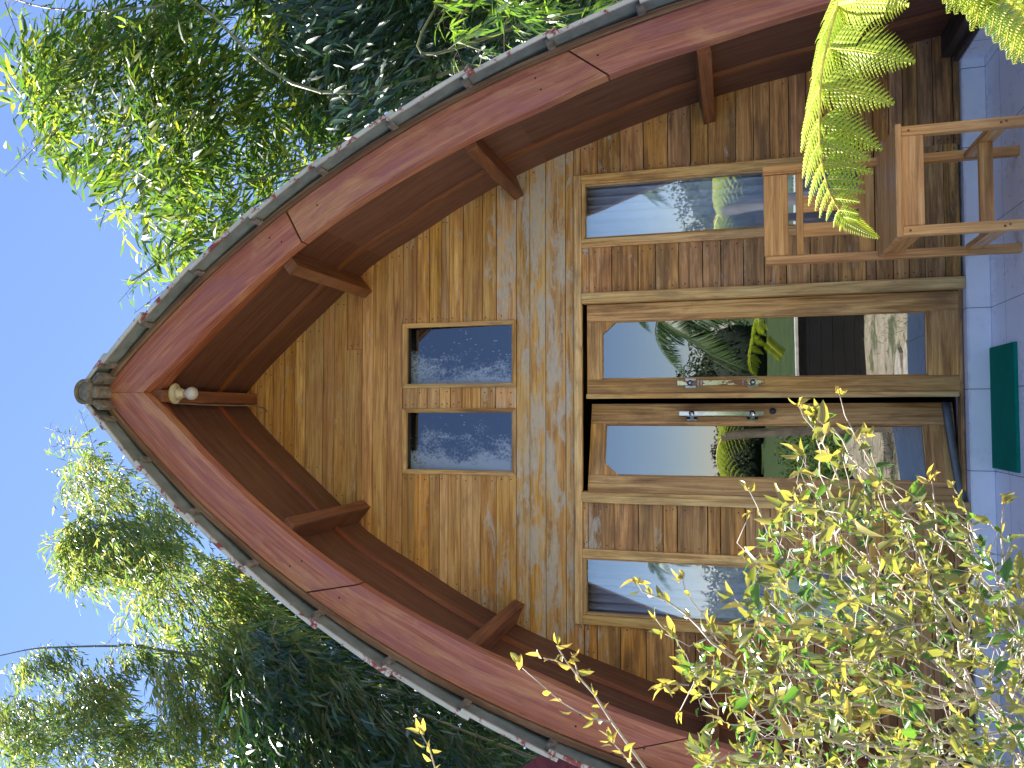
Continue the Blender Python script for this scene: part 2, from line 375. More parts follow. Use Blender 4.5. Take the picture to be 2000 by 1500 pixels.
class LV:
    """many small leaves in one mesh (numpy)"""
    def __init__(s): s.p, s.d, s.n, s.l, s.w, s.t, s.b = [], [], [], [], [], [], []
    def add(s, p, d, n, l, w, tone, bend=.15):
        s.p.append(tuple(p)); s.d.append(tuple(d)); s.n.append(tuple(n)); s.l.append(l); s.w.append(w); s.t.append(tone); s.b.append(bend)
    def build(s, name, mat, parent=None, fold=.25, shape=((.28, 1.), (.65, .8))):
        P, D, Nn = (np.array(a, 'f') for a in (s.p, s.d, s.n)); L = np.array(s.l, 'f')[:, None]; W = np.array(s.w, 'f')[:, None]/2
        T = np.array(s.t, 'f'); B = np.array(s.b, 'f')[:, None]
        D /= np.linalg.norm(D, axis=1, keepdims=True)+1e-9
        S = np.cross(D, Nn); S /= np.linalg.norm(S, axis=1, keepdims=True)+1e-9
        U = np.cross(S, D)
        k = len(P); V = np.zeros((k, 8, 3), 'f'); G = np.zeros((k, 8, 3), 'f')
        (t1, w1), (t2, w2) = shape
        def c(t): return P + D*L*t - U*L*B*(t*t)
        V[:, 0] = P; V[:, 7] = c(1.0)
        for i, (t, wd) in enumerate(((t1, w1), (t2, w2))):
            m_ = c(t); lift = U*W*wd*fold*2
            V[:, 1+3*i] = m_ - S*W*wd + lift; V[:, 2+3*i] = m_; V[:, 3+3*i] = m_ + S*W*wd + lift
        for i, (gu, gv) in enumerate(((0, 0), (t1, -1), (t1, 0), (t1, 1), (t2, -1), (t2, 0), (t2, 1), (1, 0))):
            G[:, i, 0] = gu; G[:, i, 1] = gv; G[:, i, 2] = T
        tri = np.array([[0, 2, 1], [0, 3, 2], [4, 5, 7], [5, 6, 7]]); quad = np.array([[1, 2, 5, 4], [2, 3, 6, 5]])
        base = (np.arange(k)*8)[:, None, None]
        lt = (tri[None]+base).reshape(k, -1); lq = (quad[None]+base).reshape(k, -1)
        loops = np.concatenate([lt, lq], axis=1).ravel()
        tot = np.tile([3, 3, 3, 3, 4, 4], k); st = np.concatenate([[0], np.cumsum(tot)[:-1]])
        me = bpy.data.meshes.new(name); me.vertices.add(k*8); me.vertices.foreach_set('co', V.ravel())
        me.loops.add(len(loops)); me.loops.foreach_set('vertex_index', loops.astype('i'))
        me.polygons.add(len(tot)); me.polygons.foreach_set('loop_start', st.astype('i'))
        a = me.attributes.new('gc', 'FLOAT_VECTOR', 'POINT'); a.data.foreach_set('vector', G.ravel())
        me.materials.append(mat); me.update(calc_edges=True); me.validate()
        o = bpy.data.objects.new(name, me); COL.objects.link(o)
        if parent: o.parent = parent
        return o

def tag(o, label=None, cat=None, group=None, kind=None):
    for k, v in (('label', label), ('category', cat), ('group', group), ('kind', kind)):
        if v: o[k] = v
    return o
def thing(name, label, cat, loc=(0, 0, 0), group=None):
    o = bpy.data.objects.new(name, None); COL.objects.link(o); o.location = loc
    o.empty_display_size = .1
    return tag(o, label, cat, group)
def settle(root):
    """parts were built in world coordinates: keep them there under a root that stands at the thing's base"""
    for c in root.children:
        c.matrix_parent_inverse = Matrix.Translation(-Vector(root.location))
def rv(s=1.0):
    return Vector((random.gauss(0, s), random.gauss(0, s), random.gauss(0, s)))

# ------------------------------------------------------------------ roof outline curves (half widths)
def smooth_curve(pts, n=60):
    P = [Vector((x, z, 0)) for x, z in pts]; out = []
    P2 = [P[0]*2-P[1]] + P + [P[-1]*2-P[-2]]
    for i in range(1, len(P2)-2):
        a, b, c, d = P2[i-1:i+3]
        for k in range(4):
            t = k/4
            q = .5*((2*b)+(c-a)*t+(2*a-5*b+4*c-d)*t*t+(3*b-a-3*c+d)*t**3)
            out.append((q.x, q.y))
    out.append((P[-1].x, P[-1].y)); return out
CO = smooth_curve([(0, 4.81), (.22, 4.58), (.40, 4.38), (.61, 4.13), (.80, 3.87), (.975, 3.61), (1.13, 3.35), (1.28, 3.06), (1.41, 2.78), (1.53, 2.48), (1.64, 2.15), (1.72, 1.86), (1.79, 1.56), (1.85, 1.25), (1.91, .9), (1.97, .5), (2.02, .1), (2.04, -.1)])
CI = smooth_curve([(0, 4.52), (.19, 4.29), (.35, 4.11), (.52, 3.90), (.68, 3.69), (.84, 3.45), (.98, 3.21), (1.11, 2.95), (1.22, 2.70), (1.33, 2.42), (1.42, 2.14), (1.52, 1.86), (1.6, 1.56), (1.66, 1.25), (1.73, .9), (1.79, .5), (1.84, .1), (1.86, -.1)])
WP = [(0, 4.56), (.2, 4.37), (.42, 4.12), (.64, 3.86), (.82, 3.65), (.90, 3.55), (1.0, 3.38), (1.10, 3.19), (1.25, 2.92), (1.40, 2.6), (1.5, 2.34), (1.6, 2.03), (1.7, 1.7), (1.77, 1.43), (1.84, 1.08), (1.895, .72), (1.96, .35), (2.04, -.12)]
CW = smooth_curve(WP)
def crv(C, t):
    t = max(0, min(.99999, t))*(len(C)-1); i = int(t); f = t-i
    return C[i][0]*(1-f)+C[i+1][0]*f, C[i][1]*(1-f)+C[i+1][1]*f
def halfw(z):
    for (x0, z0), (x1, z1) in zip(CW, CW[1:]):
        if z0 >= z >= z1: return x0+(x1-x0)*(z0-z)/(z0-z1+1e-9)
    return 0
def normals(C):
    out = []
    for i in range(len(C)):
        a = C[max(i-1, 0)]; b = C[min(i+1, len(C)-1)]; dx, dz = b[0]-a[0], b[1]-a[1]; l = math.hypot(dx, dz)
        out.append((-dz/l, dx/l))   # outward
    return out
def offset(C, d):
    out = [(x+n[0]*d, z+n[1]*d) for (x, z), n in zip(C, normals(C))]
    x0, z0 = out[0]; n0 = normals(C)[0]
    z_ap = C[0][1]+d/max(n0[1], .2); out[0] = (0, z_ap)
    return [q for q in out if q[0] >= 0]
def arclen(C):
    L = [0]
    for a, b in zip(C, C[1:]): L.append(L[-1]+math.hypot(b[0]-a[0], b[1]-a[1]))
    return L
def by_len(C, L, s):
    s = max(0, min(L[-1]-1e-5, s))
    i = max(0, np.searchsorted(L, s, side='right')-1); f = (s-L[i])/(L[i+1]-L[i])
    return C[i][0]*(1-f)+C[i+1][0]*f, C[i][1]*(1-f)+C[i+1][1]*f

FX = .022        # the gable frame sits a touch to the right of the wall's centre
YB = -1.0        # front face of the bargeboards

house = thing('wooden_house', 'honey coloured plank bungalow with pointed boat shaped gable and red timber bargeboards', 'house', (0, 1.5, 0))

# ---- gable wall of horizontal planks
def nails(mb, x, z, y):
    r = .0042
    mb.lathe((x, y+.002, z), (0, -1, 0), [(0, r), (.004, r), (.0045, .0005)], 6, mi=1)
wallb = MB()
def plank(x0, x1, z0, z1, clip=True, nail=True, flip=1):
    """one board; clipped to the roof curve when it reaches it; x0<x1 on the given side"""
    y = -random.uniform(0, .004); g = .0014+random.random()*.0018
    z0 += g; z1 -= g
    def cl(x, z):
        h = halfw(z)+.015
        return max(-h, min(h, x)) if clip else x
    a0, b0, a1, b1 = cl(x0, z0), cl(x1, z0), cl(x0, z1), cl(x1, z1)
    if b0-a0 < .01 and b1-a1 < .01: return
    wallb.hexa([(a0, y, z0), (b0, y, z0), (b0, .02, z0), (a0, .02, z0), (a1, y, z1), (b1, y, z1), (b1, .02, z1), (a1, .02, z1)], 'x')
    if nail:
        for x, sgn in ((max(a0, a1)+.03, 1), (min(b0, b1)-.03, -1)):
            if x > max(a0, a1)+.01 or True:
                for zz in (z0+(z1-z0)*.27, z0+(z1-z0)*.75):
                    if random.random() < .62 and abs(x) < halfw(zz)-.02: nails(wallb, x+random.uniform(-.008, .008), zz, y)
GZ = [4.58, 4.46, 4.385, 4.307, 4.222, 4.137, 4.053, 3.918, 3.834, 3.739, 3.624, 3.544, 3.439, 3.327]
for a, b in zip(GZ, GZ[1:]):
    mid = (a+b)/2; h = halfw(mid)
    if h > .5 and random.random() < .3:
        q = random.uniform(-.6*h, .6*h); plank(-9, q-.001, b, a); plank(q+.001, 9, b, a)
    else: plank(-9, 9, b, a)
def jz(zs, k):  # the boards left and right of an opening do not line up
    return [zs[0]]+[z+random.uniform(-k, k) for z in zs[1:-1]]+[zs[-1]]
UZ = [3.327, 3.232, 3.145, 3.055, 2.99, 2.912, 2.783, 2.676, 2.543]
for lo, hi in ((-9, -.495), (.495, 9), (-.067, .067)):
    zz = jz(UZ, .014)
    for a, b in zip(zz, zz[1:]): plank(lo, hi, b, a)
for a, b in zip([2.543, 2.455, 2.352, 2.223, 2.171], [2.455, 2.352, 2.223, 2.171]): plank(-9, 9, b, a, nail=True)
# beside and below the doors
midz = [2.118, 2.069, 1.929, 1.775, 1.66, 1.532, 1.389, 1.276, 1.150, 1.034, .915, .787, .634, .495, .442, .352, .274, .189, .085, .012]
rz = [2.171, 2.128, 2.015, 1.874, 1.739, 1.59, 1.451, 1.346, 1.193, 1.091, .994, .894, .794, .70, .60, .52, .44, .359, .285, .213, .13, .034, .0]
upper_wall = wallb; 
wall = wallb.build('wall', [M['wall'], M['nail']], house)
WZ = .455   # underside of the tall windows' frames
for s in (-1, 1):
    wallb = MB()
    zz = jz(midz, .006 if s > 0 else .03)
    for a, b in zip(zz, zz[1:]):
        x0, x1 = .646, (.928 if b > WZ-.01 else 9)
        if b < WZ and a > WZ: x1 = .928
        if s > 0: plank(x0, x1 if x1 < 9 else 1.39, b, a)
        else: plank(-(x1 if x1 < 9 else 1.39), -x0, b, a)
    zz = jz(rz, .004 if s > 0 else .03)
    for a, b in zip(zz, zz[1:]):
        if s > 0: plank(1.385, 9, b, a)
        else: plank(-9, -1.385, b, a)
    # gap filler right beneath the window
    plank(*((.928, 1.385) if s > 0 else (-1.385, -.928)), .442, .456)
    lower = wallb.build('wall', [M['lower'], M['nail']], house)
    lower['label'] = 'darker weathered planks around the tall window '+('behind the chair' if s > 0 else 'behind the shrub')

# ---- trim: head board, casings, posts
tb = MB()
tb.box(-1.387, 1.387, -.022, .02, 2.118, 2.168)
for s in (-1, 1):
    # door posts
    a, b = sorted((s*.581, s*.646)); tb.box(a, b, -.032, .05, 0, 2.118, 'z')
door_frame = tb.build('door_frame', M['trim'], house, .004)
fb = MB(); fb.box(-.581, .581, .03, .09, .004, .022)
fb.build('door_sill', M['lower'], house)

def lower_window(s):
    f = MB()
    X = lambda a, b: sorted((s*a, s*b))
    z0, z1 = .455, 2.118
    f.box(*X(.928, .983), -.024, .03, z0, z1, 'z'); f.box(*X(1.328, 1.385), -.024, .03, z0, z1, 'z')
    f.box(*X(.983, 1.328), -.022, .03, z0, z0+.05, 'x'); f.box(*X(.983, 1.328), -.018, .03, z1-.022, z1-.002, 'x')
    # inner bead
    f.box(*X(.983, .994), -.012, .028, z0+.05, z1-.022, 'z'); f.box(*X(1.317, 1.328), -.012, .028, z0+.05, z1-.022, 'z')
    w_ = f.build('window', M['trim'], house, .003)
    p = MB(); p.box(*X(.994, 1.317), .012, .016, z0+.05, z1-.022, 'x'); p.build('pane', M['glass'], w_)
for s in (-1, 1): lower_window(s)

def upper_window(s):
    f = MB(); X = lambda a, b: sorted((s*a, s*b))
    z0, z1 = 2.545, 3.325; t = .028
    def mitred(p0, p1, q0, q1, ax):   # outer edge p0-p1, inner edge q0-q1 in (x,z)
        f.hexa([(p0[0], -.016, p0[1]), (p1[0], -.016, p1[1]), (p1[0], .02, p1[1]), (p0[0], .02, p0[1]),
                (q0[0], -.009, q0[1]), (q1[0], -.009, q1[1]), (q1[0], .02, q1[1]), (q0[0], .02, q0[1])], ax)
    o = [(s*.067, z0), (s*.495, z0), (s*.495, z1), (s*.067, z1)]; i = [(s*(.067+t), z0+t), (s*(.495-t), z0+t), (s*(.495-t), z1-t), (s*(.067+t), z1-t)]
    for k in range(4): mitred(o[k], o[(k+1) % 4], i[k], i[(k+1) % 4], 'x' if k % 2 == 0 else 'z')
    w_ = f.build('window', M['trim'], house, .002)
    # the panes lean back at the top inside their frames
    xa, xb = X(.067+t-.004, .495-t+.004); p = MB(); zz0, zz1 = z0+t-.003, z1-t+.003; yt = .074
    p.hexa([(xa, .005, zz0), (xb, .005, zz0), (xb, .009, zz0), (xa, .009, zz0), (xa, yt, zz1), (xb, yt, zz1), (xb, yt+.004, zz1), (xa, yt+.004, zz1)]); p.build('pane', M['dustyglass'], w_)
    r = MB()
    for a, b, c, d in ((xa-.006, xa-.001, zz0, zz1), (xb+.001, xb+.006, zz0, zz1)): r.box(a, b, .021, .085, c, d, 'z')
    r.box(xa, xb, .021, .085, zz1+.001, zz1+.008); r.build('reveal', M['dark'], w_)
for s in (-1, 1): upper_window(s)

# ---- doors (leaf built flat, local x from hinge towards the meeting edge)
def door(s, ang, gx0, gx1, metal_, hx):
    root = bpy.data.objects.new('door', None); COL.objects.link(root); root.parent = house
    W, H, y0, y1 = .578, 2.094, .028, .066
    # local frame: hinge at x=0, leaf runs to x=W; mirrored for the right leaf (hinge at +)
    def X(a, b): return sorted((s*a, s*b))
    f = MB()
    zt, zb = 2.005-.004, .18
    zb0 = .022
    f.box(*X(.003, gx0), y0, y1, zb0, H, 'z'); f.box(*X(gx1, W-.003), y0, y1, zb0, H, 'z')
    f.box(*X(gx0, gx1), y0, y1, zt, H, 'x'); f.box(*X(gx0, gx1), y0, y1, zb0, zb, 'x')
    # cut corner at the top on the hinge side
    c = [(gx0, zt-.095), (gx0, zt), (gx0+.085, zt)]
    P = [(s*x, y0+.001, z) for x, z in c]+[(s*x, y1, z) for x, z in c]
    f._add(P, [(p[0], p[2], 3.3) for p in P], [(0, 1, 2), (5, 4, 3), (0, 3, 4, 1), (1, 4, 5, 2), (2, 5, 3, 0)])
    # glazing bead
    for a, b, c_, d_ in ((gx0, gx0+.008, zb, zt-.09), (gx1-.008, gx1, zb, zt), (gx0+.008, gx1-.008, zb, zb+.008), (gx0+.08, gx1-.008, zt-.008, zt)):
        f.box(*X(a, b), y0+.006, y1-.006, c_, d_, 'z' if d_-c_ > .1 else 'x')
    if s < 0 or True:
        pass
    fr = f.build('door_leaf', M['door'], root, .003)
    if metal_ == 'brass':   # cover strip over the meeting edge
        k = MB(); k.box(*X(W-.018, W+.012), .012, y0-.0005, .03, H+.004, 'z'); k.build('cover_strip', M['trim'], root, .004)
    p = MB(); p.box(*X(gx0+.002, gx1-.002), .045, .049, zb+.002, zt-.002); p.build('pane', M['doorglass'], root)
    # pull handle: square bar on two square posts with faceted studs
    h = MB(); hz0, hz1 = 1.045, 1.54
    h.box(*X(hx-.014, hx+.014), y0-.058, y0-.036, hz0, hz1, 'z')
    for z in (hz0+.065, hz1-.075):
        h.box(*X(hx-.028, hx+.028), y0-.008, y0-.001, z-.032, z+.032, 'z', mi=1)
        h.box(*X(hx-.012, hx+.012), y0-.037, y0-.0085, z-.012, z+.012, 'z', mi=1)
        h.lathe((s*hx, y0-.058, z), (0, -1, 0), [(0, .018), (.006, .018), (.014, .008), (.015, .001)], 8, mi=1)
    for z in (hz0+.115, hz1-.125, hz1-.142): h.box(*X(hx-.016, hx+.016), y0-.060, y0-.034, z, z+.008, 'z', mi=1)
    h.build('handle', [M[metal_], M['chrome']], root, .0015)
    if metal_ == 'chrome':
        l = MB(); l.lathe((s*(W-.055), y0-.001, .992), (0, -1, 0), [(0, .02), (.006, .02), (.009, .016)], 18)
        l.build('lock', M['lockblue'], root)
        l.v = [(v[0], v[1], v[2]) for v in l.v]
        k = MB(); k.box(*X(W-.060, W-.05), y0-.016, y0-.011, .975, 1.009, 'z'); k.build('keyhole', M['chrome'], root)
        # drooping rubber seal along the foot
        rows = []
        for i in range(13):
            t = i/12; x = .004+t*(W-.008); zc = .012+.012*t+.02*math.sin(math.pi*t*.55)
            yy = y0-.012-.01*math.sin(math.pi*t)
            rows.append([(s*x, yy, zc-.008), (s*x, yy-.006, zc+.028), (s*x, yy+.006, zc+.036), (s*x, yy+.011, zc)])
        q = MB(); q.sweep(rows); q.build('door_seal', M['rubber'], root, 0, True)
    root.location = (-s*.580, .0, 0)
    root.rotation_euler = (0, 0, ang)
    return root
dr = door(-1, 0, .110, .470, 'brass', .500)     # right leaf, hinge on the right
dl = door(1, R(17), .112, .444, 'chrome', .492)   # left leaf, ajar inwards

# ---- bargeboards in scarfed lengths
def barge(s):
    b = MB(); cuts = [(0, 0), (.335, .372), (.66, .73), (1, 1)] if s < 0 else [(0, 0), (.30, .285), (.62, .66), (1, 1)]
    # (outer, inner) curve parameters of the slanting joints
    for (o0, i0), (o1, i1) in zip(cuts, cuts[1:]):
        rows = []; seed = random.random()*40; g = .0011
        n_ = max(8, int(70*(o1-o0)))
        for k in range(n_+1):
            t = k/n_
            to, ti = o0+g*(o0 > 0)+(o1-o0-g*(o0 > 0)-g*(o1 < 1))*t, i0+g*(i0 > 0)+(i1-i0-g*(i0 > 0)-g*(i1 < 1))*t
            xo, zo = crv(CO, to); xi, zi = crv(CI, ti)
            if to == 0: xo = xi = .0008
            rows.append([(FX+s*xo, YB, zo), (FX+s*xi, YB, zi), (FX+s*xi, YB+.065, zi), (FX+s*xo, YB+.065, zo)])
        b.sweep(rows, seed=seed)
    for (o1, i1) in cuts[1:3]:
        for to, f in ((o1-.035, .3), (o1-.03, .62), (o1+.03, .4)):
            xo, zo = crv(CO, to); xi, zi = crv(CI, to); b.lathe((FX+s*(xo*(1-f)+xi*f), YB+.001, zo*(1-f)+zi*f), (0, -1, 0), [(0, .006), (.0012, .006), (.0018, .001)], 8, mi=1)
    return b.build('bargeboard', [M['barge'], M['nail']], house, .003)
for s in (-1, 1): barge(s)

def strip_sweep(mb, C, d0, d1, y0, y1, s, seed=None, jitter=0):
    A, B = offset(C, d0), offset(C, d1); rows = []
    n_ = min(len(A), len(B)); A = A[:1]+A[len(A)-n_+1:]; B = B[:1]+B[len(B)-n_+1:]
    for i, (p, q) in enumerate(zip(A, B)):
        j = jitter*noise.noise(Vector((i*.35, s*5, d0*50)))
        rows.append([(FX+s*(p[0]), y0, p[1]), (FX+s*(q[0]), y0, q[1]+j), (FX+s*q[0], y1, q[1]+j), (FX+s*p[0], y1, p[1])])
    mb.sweep(rows, seed=seed)
# weathered roof board showing above the bargeboard
for s in (-1, 1):
    b = MB(); strip_sweep(b, CO, .003, .035, YB-.018, YB+.3, s, jitter=.01); b.build('eave_board', M['strip'], house, .003)
# soffit (plywood under the roof), battens and the roof deck above
CWs = CW
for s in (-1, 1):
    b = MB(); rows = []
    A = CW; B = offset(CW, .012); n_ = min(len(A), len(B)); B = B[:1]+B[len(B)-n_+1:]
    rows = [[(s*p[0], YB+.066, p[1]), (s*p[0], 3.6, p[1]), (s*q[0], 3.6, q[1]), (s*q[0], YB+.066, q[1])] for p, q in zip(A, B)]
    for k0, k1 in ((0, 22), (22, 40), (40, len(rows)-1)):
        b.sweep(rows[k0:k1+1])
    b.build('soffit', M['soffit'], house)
    def batten(y0, y1, h, d=.03):
        mb = MB(); A = CW; nn = normals(CW); rows = []
        for (x, z), n in zip(CW, nn):
            xi, zi = max(.0, x-n[0]*d), z-n[1]*d
            if x < .02: zi = z-d*1.35; xi = 0.001
            rows.append([(s*x, y0, z), (s*xi, y0+h, zi), (s*xi, y1-h, zi), (s*x, y1, z)])
        mb.sweep(rows); return mb.build('soffit_batten', M['batten'], house, .002)
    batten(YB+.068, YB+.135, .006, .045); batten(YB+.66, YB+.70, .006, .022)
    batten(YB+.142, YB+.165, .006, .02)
    # deck above
    b = MB(); A = offset(CW, .014); B = CO; n_ = min(len(A), len(B)); A = A[:1]+A[len(A)-n_+1:]; B = B[:1]+B[len(B)-n_+1:]
    b.sweep([[(s*p[0], YB+.32, p[1]), (s*q[0], YB+.32, q[1]), (s*q[0], 3.6, q[1]), (s*p[0], 3.6, p[1])] for p, q in zip(A, B)])
    b.build('roof_deck', M['strip'], house)
# back and side closure, inner floor
b = MB()
outline = [(-x, z) for x, z in reversed(CW)]+[(x, z) for x, z in CW[1:]]
ring0 = [(x, 3.5, z) for x, z in outline]; ring1 = [(x, 3.55, z) for x, z in outline]
b.sweep([ring0, ring1]); b.box(-2.0, 2.0, .22, 3.5, -.02, .004)
b.box(-2.05, 2.05, .12, 3.5, 2.2, 2.25)
b.build('back_wall', M['dark'], house)

# ---- roof tiles in courses
TC = offset(CO, .038); TL = arclen(TC); TN = normals(TC)
def tpt(s_, off):
    x, z = by_len(TC, TL, s_); x2, z2 = by_len(TC, TL, s_+.02); l = math.hypot(x2-x, z2-z)+1e-9
    return x-(z2-z)/l*off, z+(x2-x)/l*off
YT = YB-.125
for s in (-1, 1):
    t = MB(); a = .12
    edges = [.05, .26, .60, 1.04, 1.50, 1.97, 2.43, 2.88, 3.34, 3.80, 4.26, 4.72, 5.18, 5.6]
    cb = MB()
    for k, (e0, e1) in enumerate(zip(edges, edges[1:])):
        if e0 > TL[-1]-.05: break
        e1 = min(e1, TL[-1]-.02)
        jy = random.uniform(-.006, .006); lift = random.uniform(.018, .026)
        rows_top, N_ = [], 5
        up, lo, lp = [], [], []
        for i in range(N_+1):
            f = i/N_; q = e0-.03+(e1+.02-e0+.03)*f; h = .002+lift*f
            up.append(tpt(q, h+.011)); lo.append(tpt(q, h+.002)); lp.append(tpt(q, h-.006-.005*math.sin(f*3.0)))
        seed = random.random()*40
        # slab
        t.sweep([[(FX+s*l[0], YT+jy+.012, l[1]), (FX+s*u_[0], YT+jy+.012, u_[1]), (FX+s*u_[0], 3.8, u_[1]), (FX+s*l[0], 3.8, l[1])] for l, u_ in zip(lo, up)], mi=1, seed=seed)
        # down-turned verge lip
        t.sweep([[(FX+s*l[0], YT+jy, l[1]), (FX+s*u_[0], YT+jy, u_[1]), (FX+s*u_[0], YT+jy+.0115, u_[1]), (FX+s*l[0], YT+jy+.0115, l[1])] for l, u_ in zip(lp, up)], mi=0, seed=seed)
        t.sweep([[(FX+s*l[0], YT+jy+.014, l[1]), (FX+s*u_[0], YT+jy+.014, u_[1]), (FX+s*u_[0], YB+.2, u_[1]), (FX+s*l[0], YB+.2, l[1])] for l, u_ in [((a_[0]-(u2[0]-a_[0])*.06, a_[1]-(u2[1]-a_[1])*.06), a_) for a_, u2 in zip(lo, up)]], mi=2, seed=seed)
        # batten end / mortar under the lower edge
        p0, p1, p2, p3 = tpt(e1-.05, -.010), tpt(e1-.012, -.010), tpt(e1-.012, lift-.004), tpt(e1-.055, lift-.004)
        yj = YT+.03+random.uniform(0, .02)
        cb.hexa([(FX+s*p[0], yj, p[1]) for p in (p0, p1, p2, p3)]+[(FX+s*p[0], YB+.1, p[1]) for p in (p0, p1, p2, p3)], 'y')
    nb = len(t.v); t.v += cb.v; t.g += cb.g; t.f += [[i+nb for i in f] for f in cb.f]; t.mi += [3]*len(cb.f)
    t.build('roof_tiles', [M['tile'], M['tilered'], plain('tile underside', (.17, .20, .20), .7, .25, 12), M['mortar']], house, .002)
# ridge cap
c = MB(); rows = []
zc = TC[0][1]-.078
for y in (YT-.035, YT+.35, YT+.36, YT+.75, YT+.76, 3.8):
    r_ = .074 if y < YT+.355 else (.071 if y < YT+.755 else .068)
    ring = [(FX+r_*math.cos(a), y, zc+r_*.95*math.sin(a)) for a in [math.pi*(-.12+1.24*k/14) for k in range(15)]]
    ring += [(FX+(r_-.018)*math.cos(a), y, zc+(r_-.018)*.95*math.sin(a)) for a in [math.pi*(1.12-1.24*k/14) for k in range(15)]]
    rows.append(ring)
c.sweep(rows)
c.sweep([[(FX+.057*math.cos(a), y, zc+.054*math.sin(a)) for a in [math.pi*(-.1+1.2*k/12) for k in range(13)]] for y in (YT-.018, YT+.3)], mi=1)
for x0, z0, wx, wz, an in ((-.03, .012, .035, .024, .5), (.028, .014, .034, .024, -.6), (.0, -.03, .055, .026, 0), (-.075, -.045, .05, .025, .9), (.08, -.045, .055, .03, -.9)):
    ca, sa = math.cos(an), math.sin(an)
    P = [(FX+x0+ca*u_*wx-sa*v_*wz, zc+z0+sa*u_*wx+ca*v_*wz) for u_, v_ in ((-.6, -.6), (.6, -.6), (.6, .6), (-.6, .6))]
    c.hexa([(p[0], YT+.0+random.uniform(0, .015), p[1]) for p in P]+[(p[0], YT+.2, p[1]) for p in P], 'y', mi=1)
c.build('ridge_cap', [M['cap'], M['mortar']], house, .004)

# ---- beams from the gable frame to the wall
def beam(s, zb, dep=.14, th=.067):
    """lower edge of the beam touches the soffit at height zb; the beam stands square to the roof"""
    x = halfw(zb); x2 = halfw(zb+.03); l = math.hypot(x2-x, .03); tx, tz = (x2-x)/l, .03/l; nx, nz = -tz, tx
    b = MB(); P = [(x, zb), (x+tx*th, zb+tz*th), (x+tx*th+nx*dep, zb+tz*th+nz*dep), (x+nx*dep, zb+nz*dep)]
    b.hexa([(s*p[0], YB+.066, p[1]) for p in P]+[(s*p[0], -.0045, p[1]) for p in P], 'y')
    return b.build('beam', M['beam'], house, .003)
for s in (-1, 1):
    beam(s, 3.64, .138, .07); beam(s, 2.545, .142, .068); beam(s, 1.335, .148, .066)
b = MB(); b.box(-.035, .038, YB+.066, -.0045, 4.435, 4.55, 'y'); b.build('ridge_beam', M['beam'], house, .003)
# blackened foot beams under the eaves
for s in (-1, 1):
    b = MB(); b.box(*sorted((s*1.875, s*2.08)), YB-.5, .03, .004, .085, 'y'); b.box(*sorted((s*1.845, s*1.873)), YB-.5, -.008, .002, .026, 'y')
    b.build('foot_beam', M['darkbeam'], house, .003)
settle(house)

# ------------------------------------------------------------------ porch
def struct(name, mb, m_, **kw):
    o = mb.build(name, m_, None, **kw); o['kind'] = 'structure'; return o
b = MB(); b.box(-2.6, 2.6, -.032, 3.7, -.119, -.002)
b.box(1.84, 2.6, -1.6, -.0325, -.119, -.003); b.box(-2.6, -1.84, -1.6, -.0325, -.119, -.003)
struct('porch_step', b, M['ceramic'], bevel=.003)
b = MB(); b.box(-2.8, 2.8, -1.95, -.02, -.55, -.12)
struct('porch_floor', b, M['ceramic'], bevel=.004)

# ground: one sheet to the horizon, stepping down to the fields in front
def gz(x, y):
    if y > -7.1:
        return -.56+ (max(0, y-4)*.05 if y < 60 else 2.8) + .02*noise.noise(Vector((x*1.5, y*1.5, 0)))
    t = min(1, (-7.1-y)/1.5); z = -.56-1.0*t
    z += .3*min(3, math.floor(max(0, -14-y)/7))
    return z+.05*noise.noise(Vector((x*.2, y*.2, 3)))
xs = sorted(set([round(q, 2) for q in np.linspace(-12, 12, 49)]+[-900, -400, -150, -80, -50, -35, -25, -18, 18, 25, 35, 50, 80, 150, 400, 900]))
ys = sorted(set([round(q, 2) for q in np.linspace(-16, 9, 60)]+[-900, -400, -150, -80, -60, -42, -41.9, -35.1, -35, -28.1, -28, -21.1, -21, 14, 25, 60, 150, 400, 900]))
g = MB(); n_ = len(ys)
vs = [(x, y, gz(x, y)) for x in xs for y in ys]
g._add(vs, [(v[0], v[1], 0) for v in vs], [(i*n_+j, (i+1)*n_+j, (i+1)*n_+j+1, i*n_+j+1) for i in range(len(xs)-1) for j in range(n_-1)])
struct('ground', g, M['ground'], smooth=True)

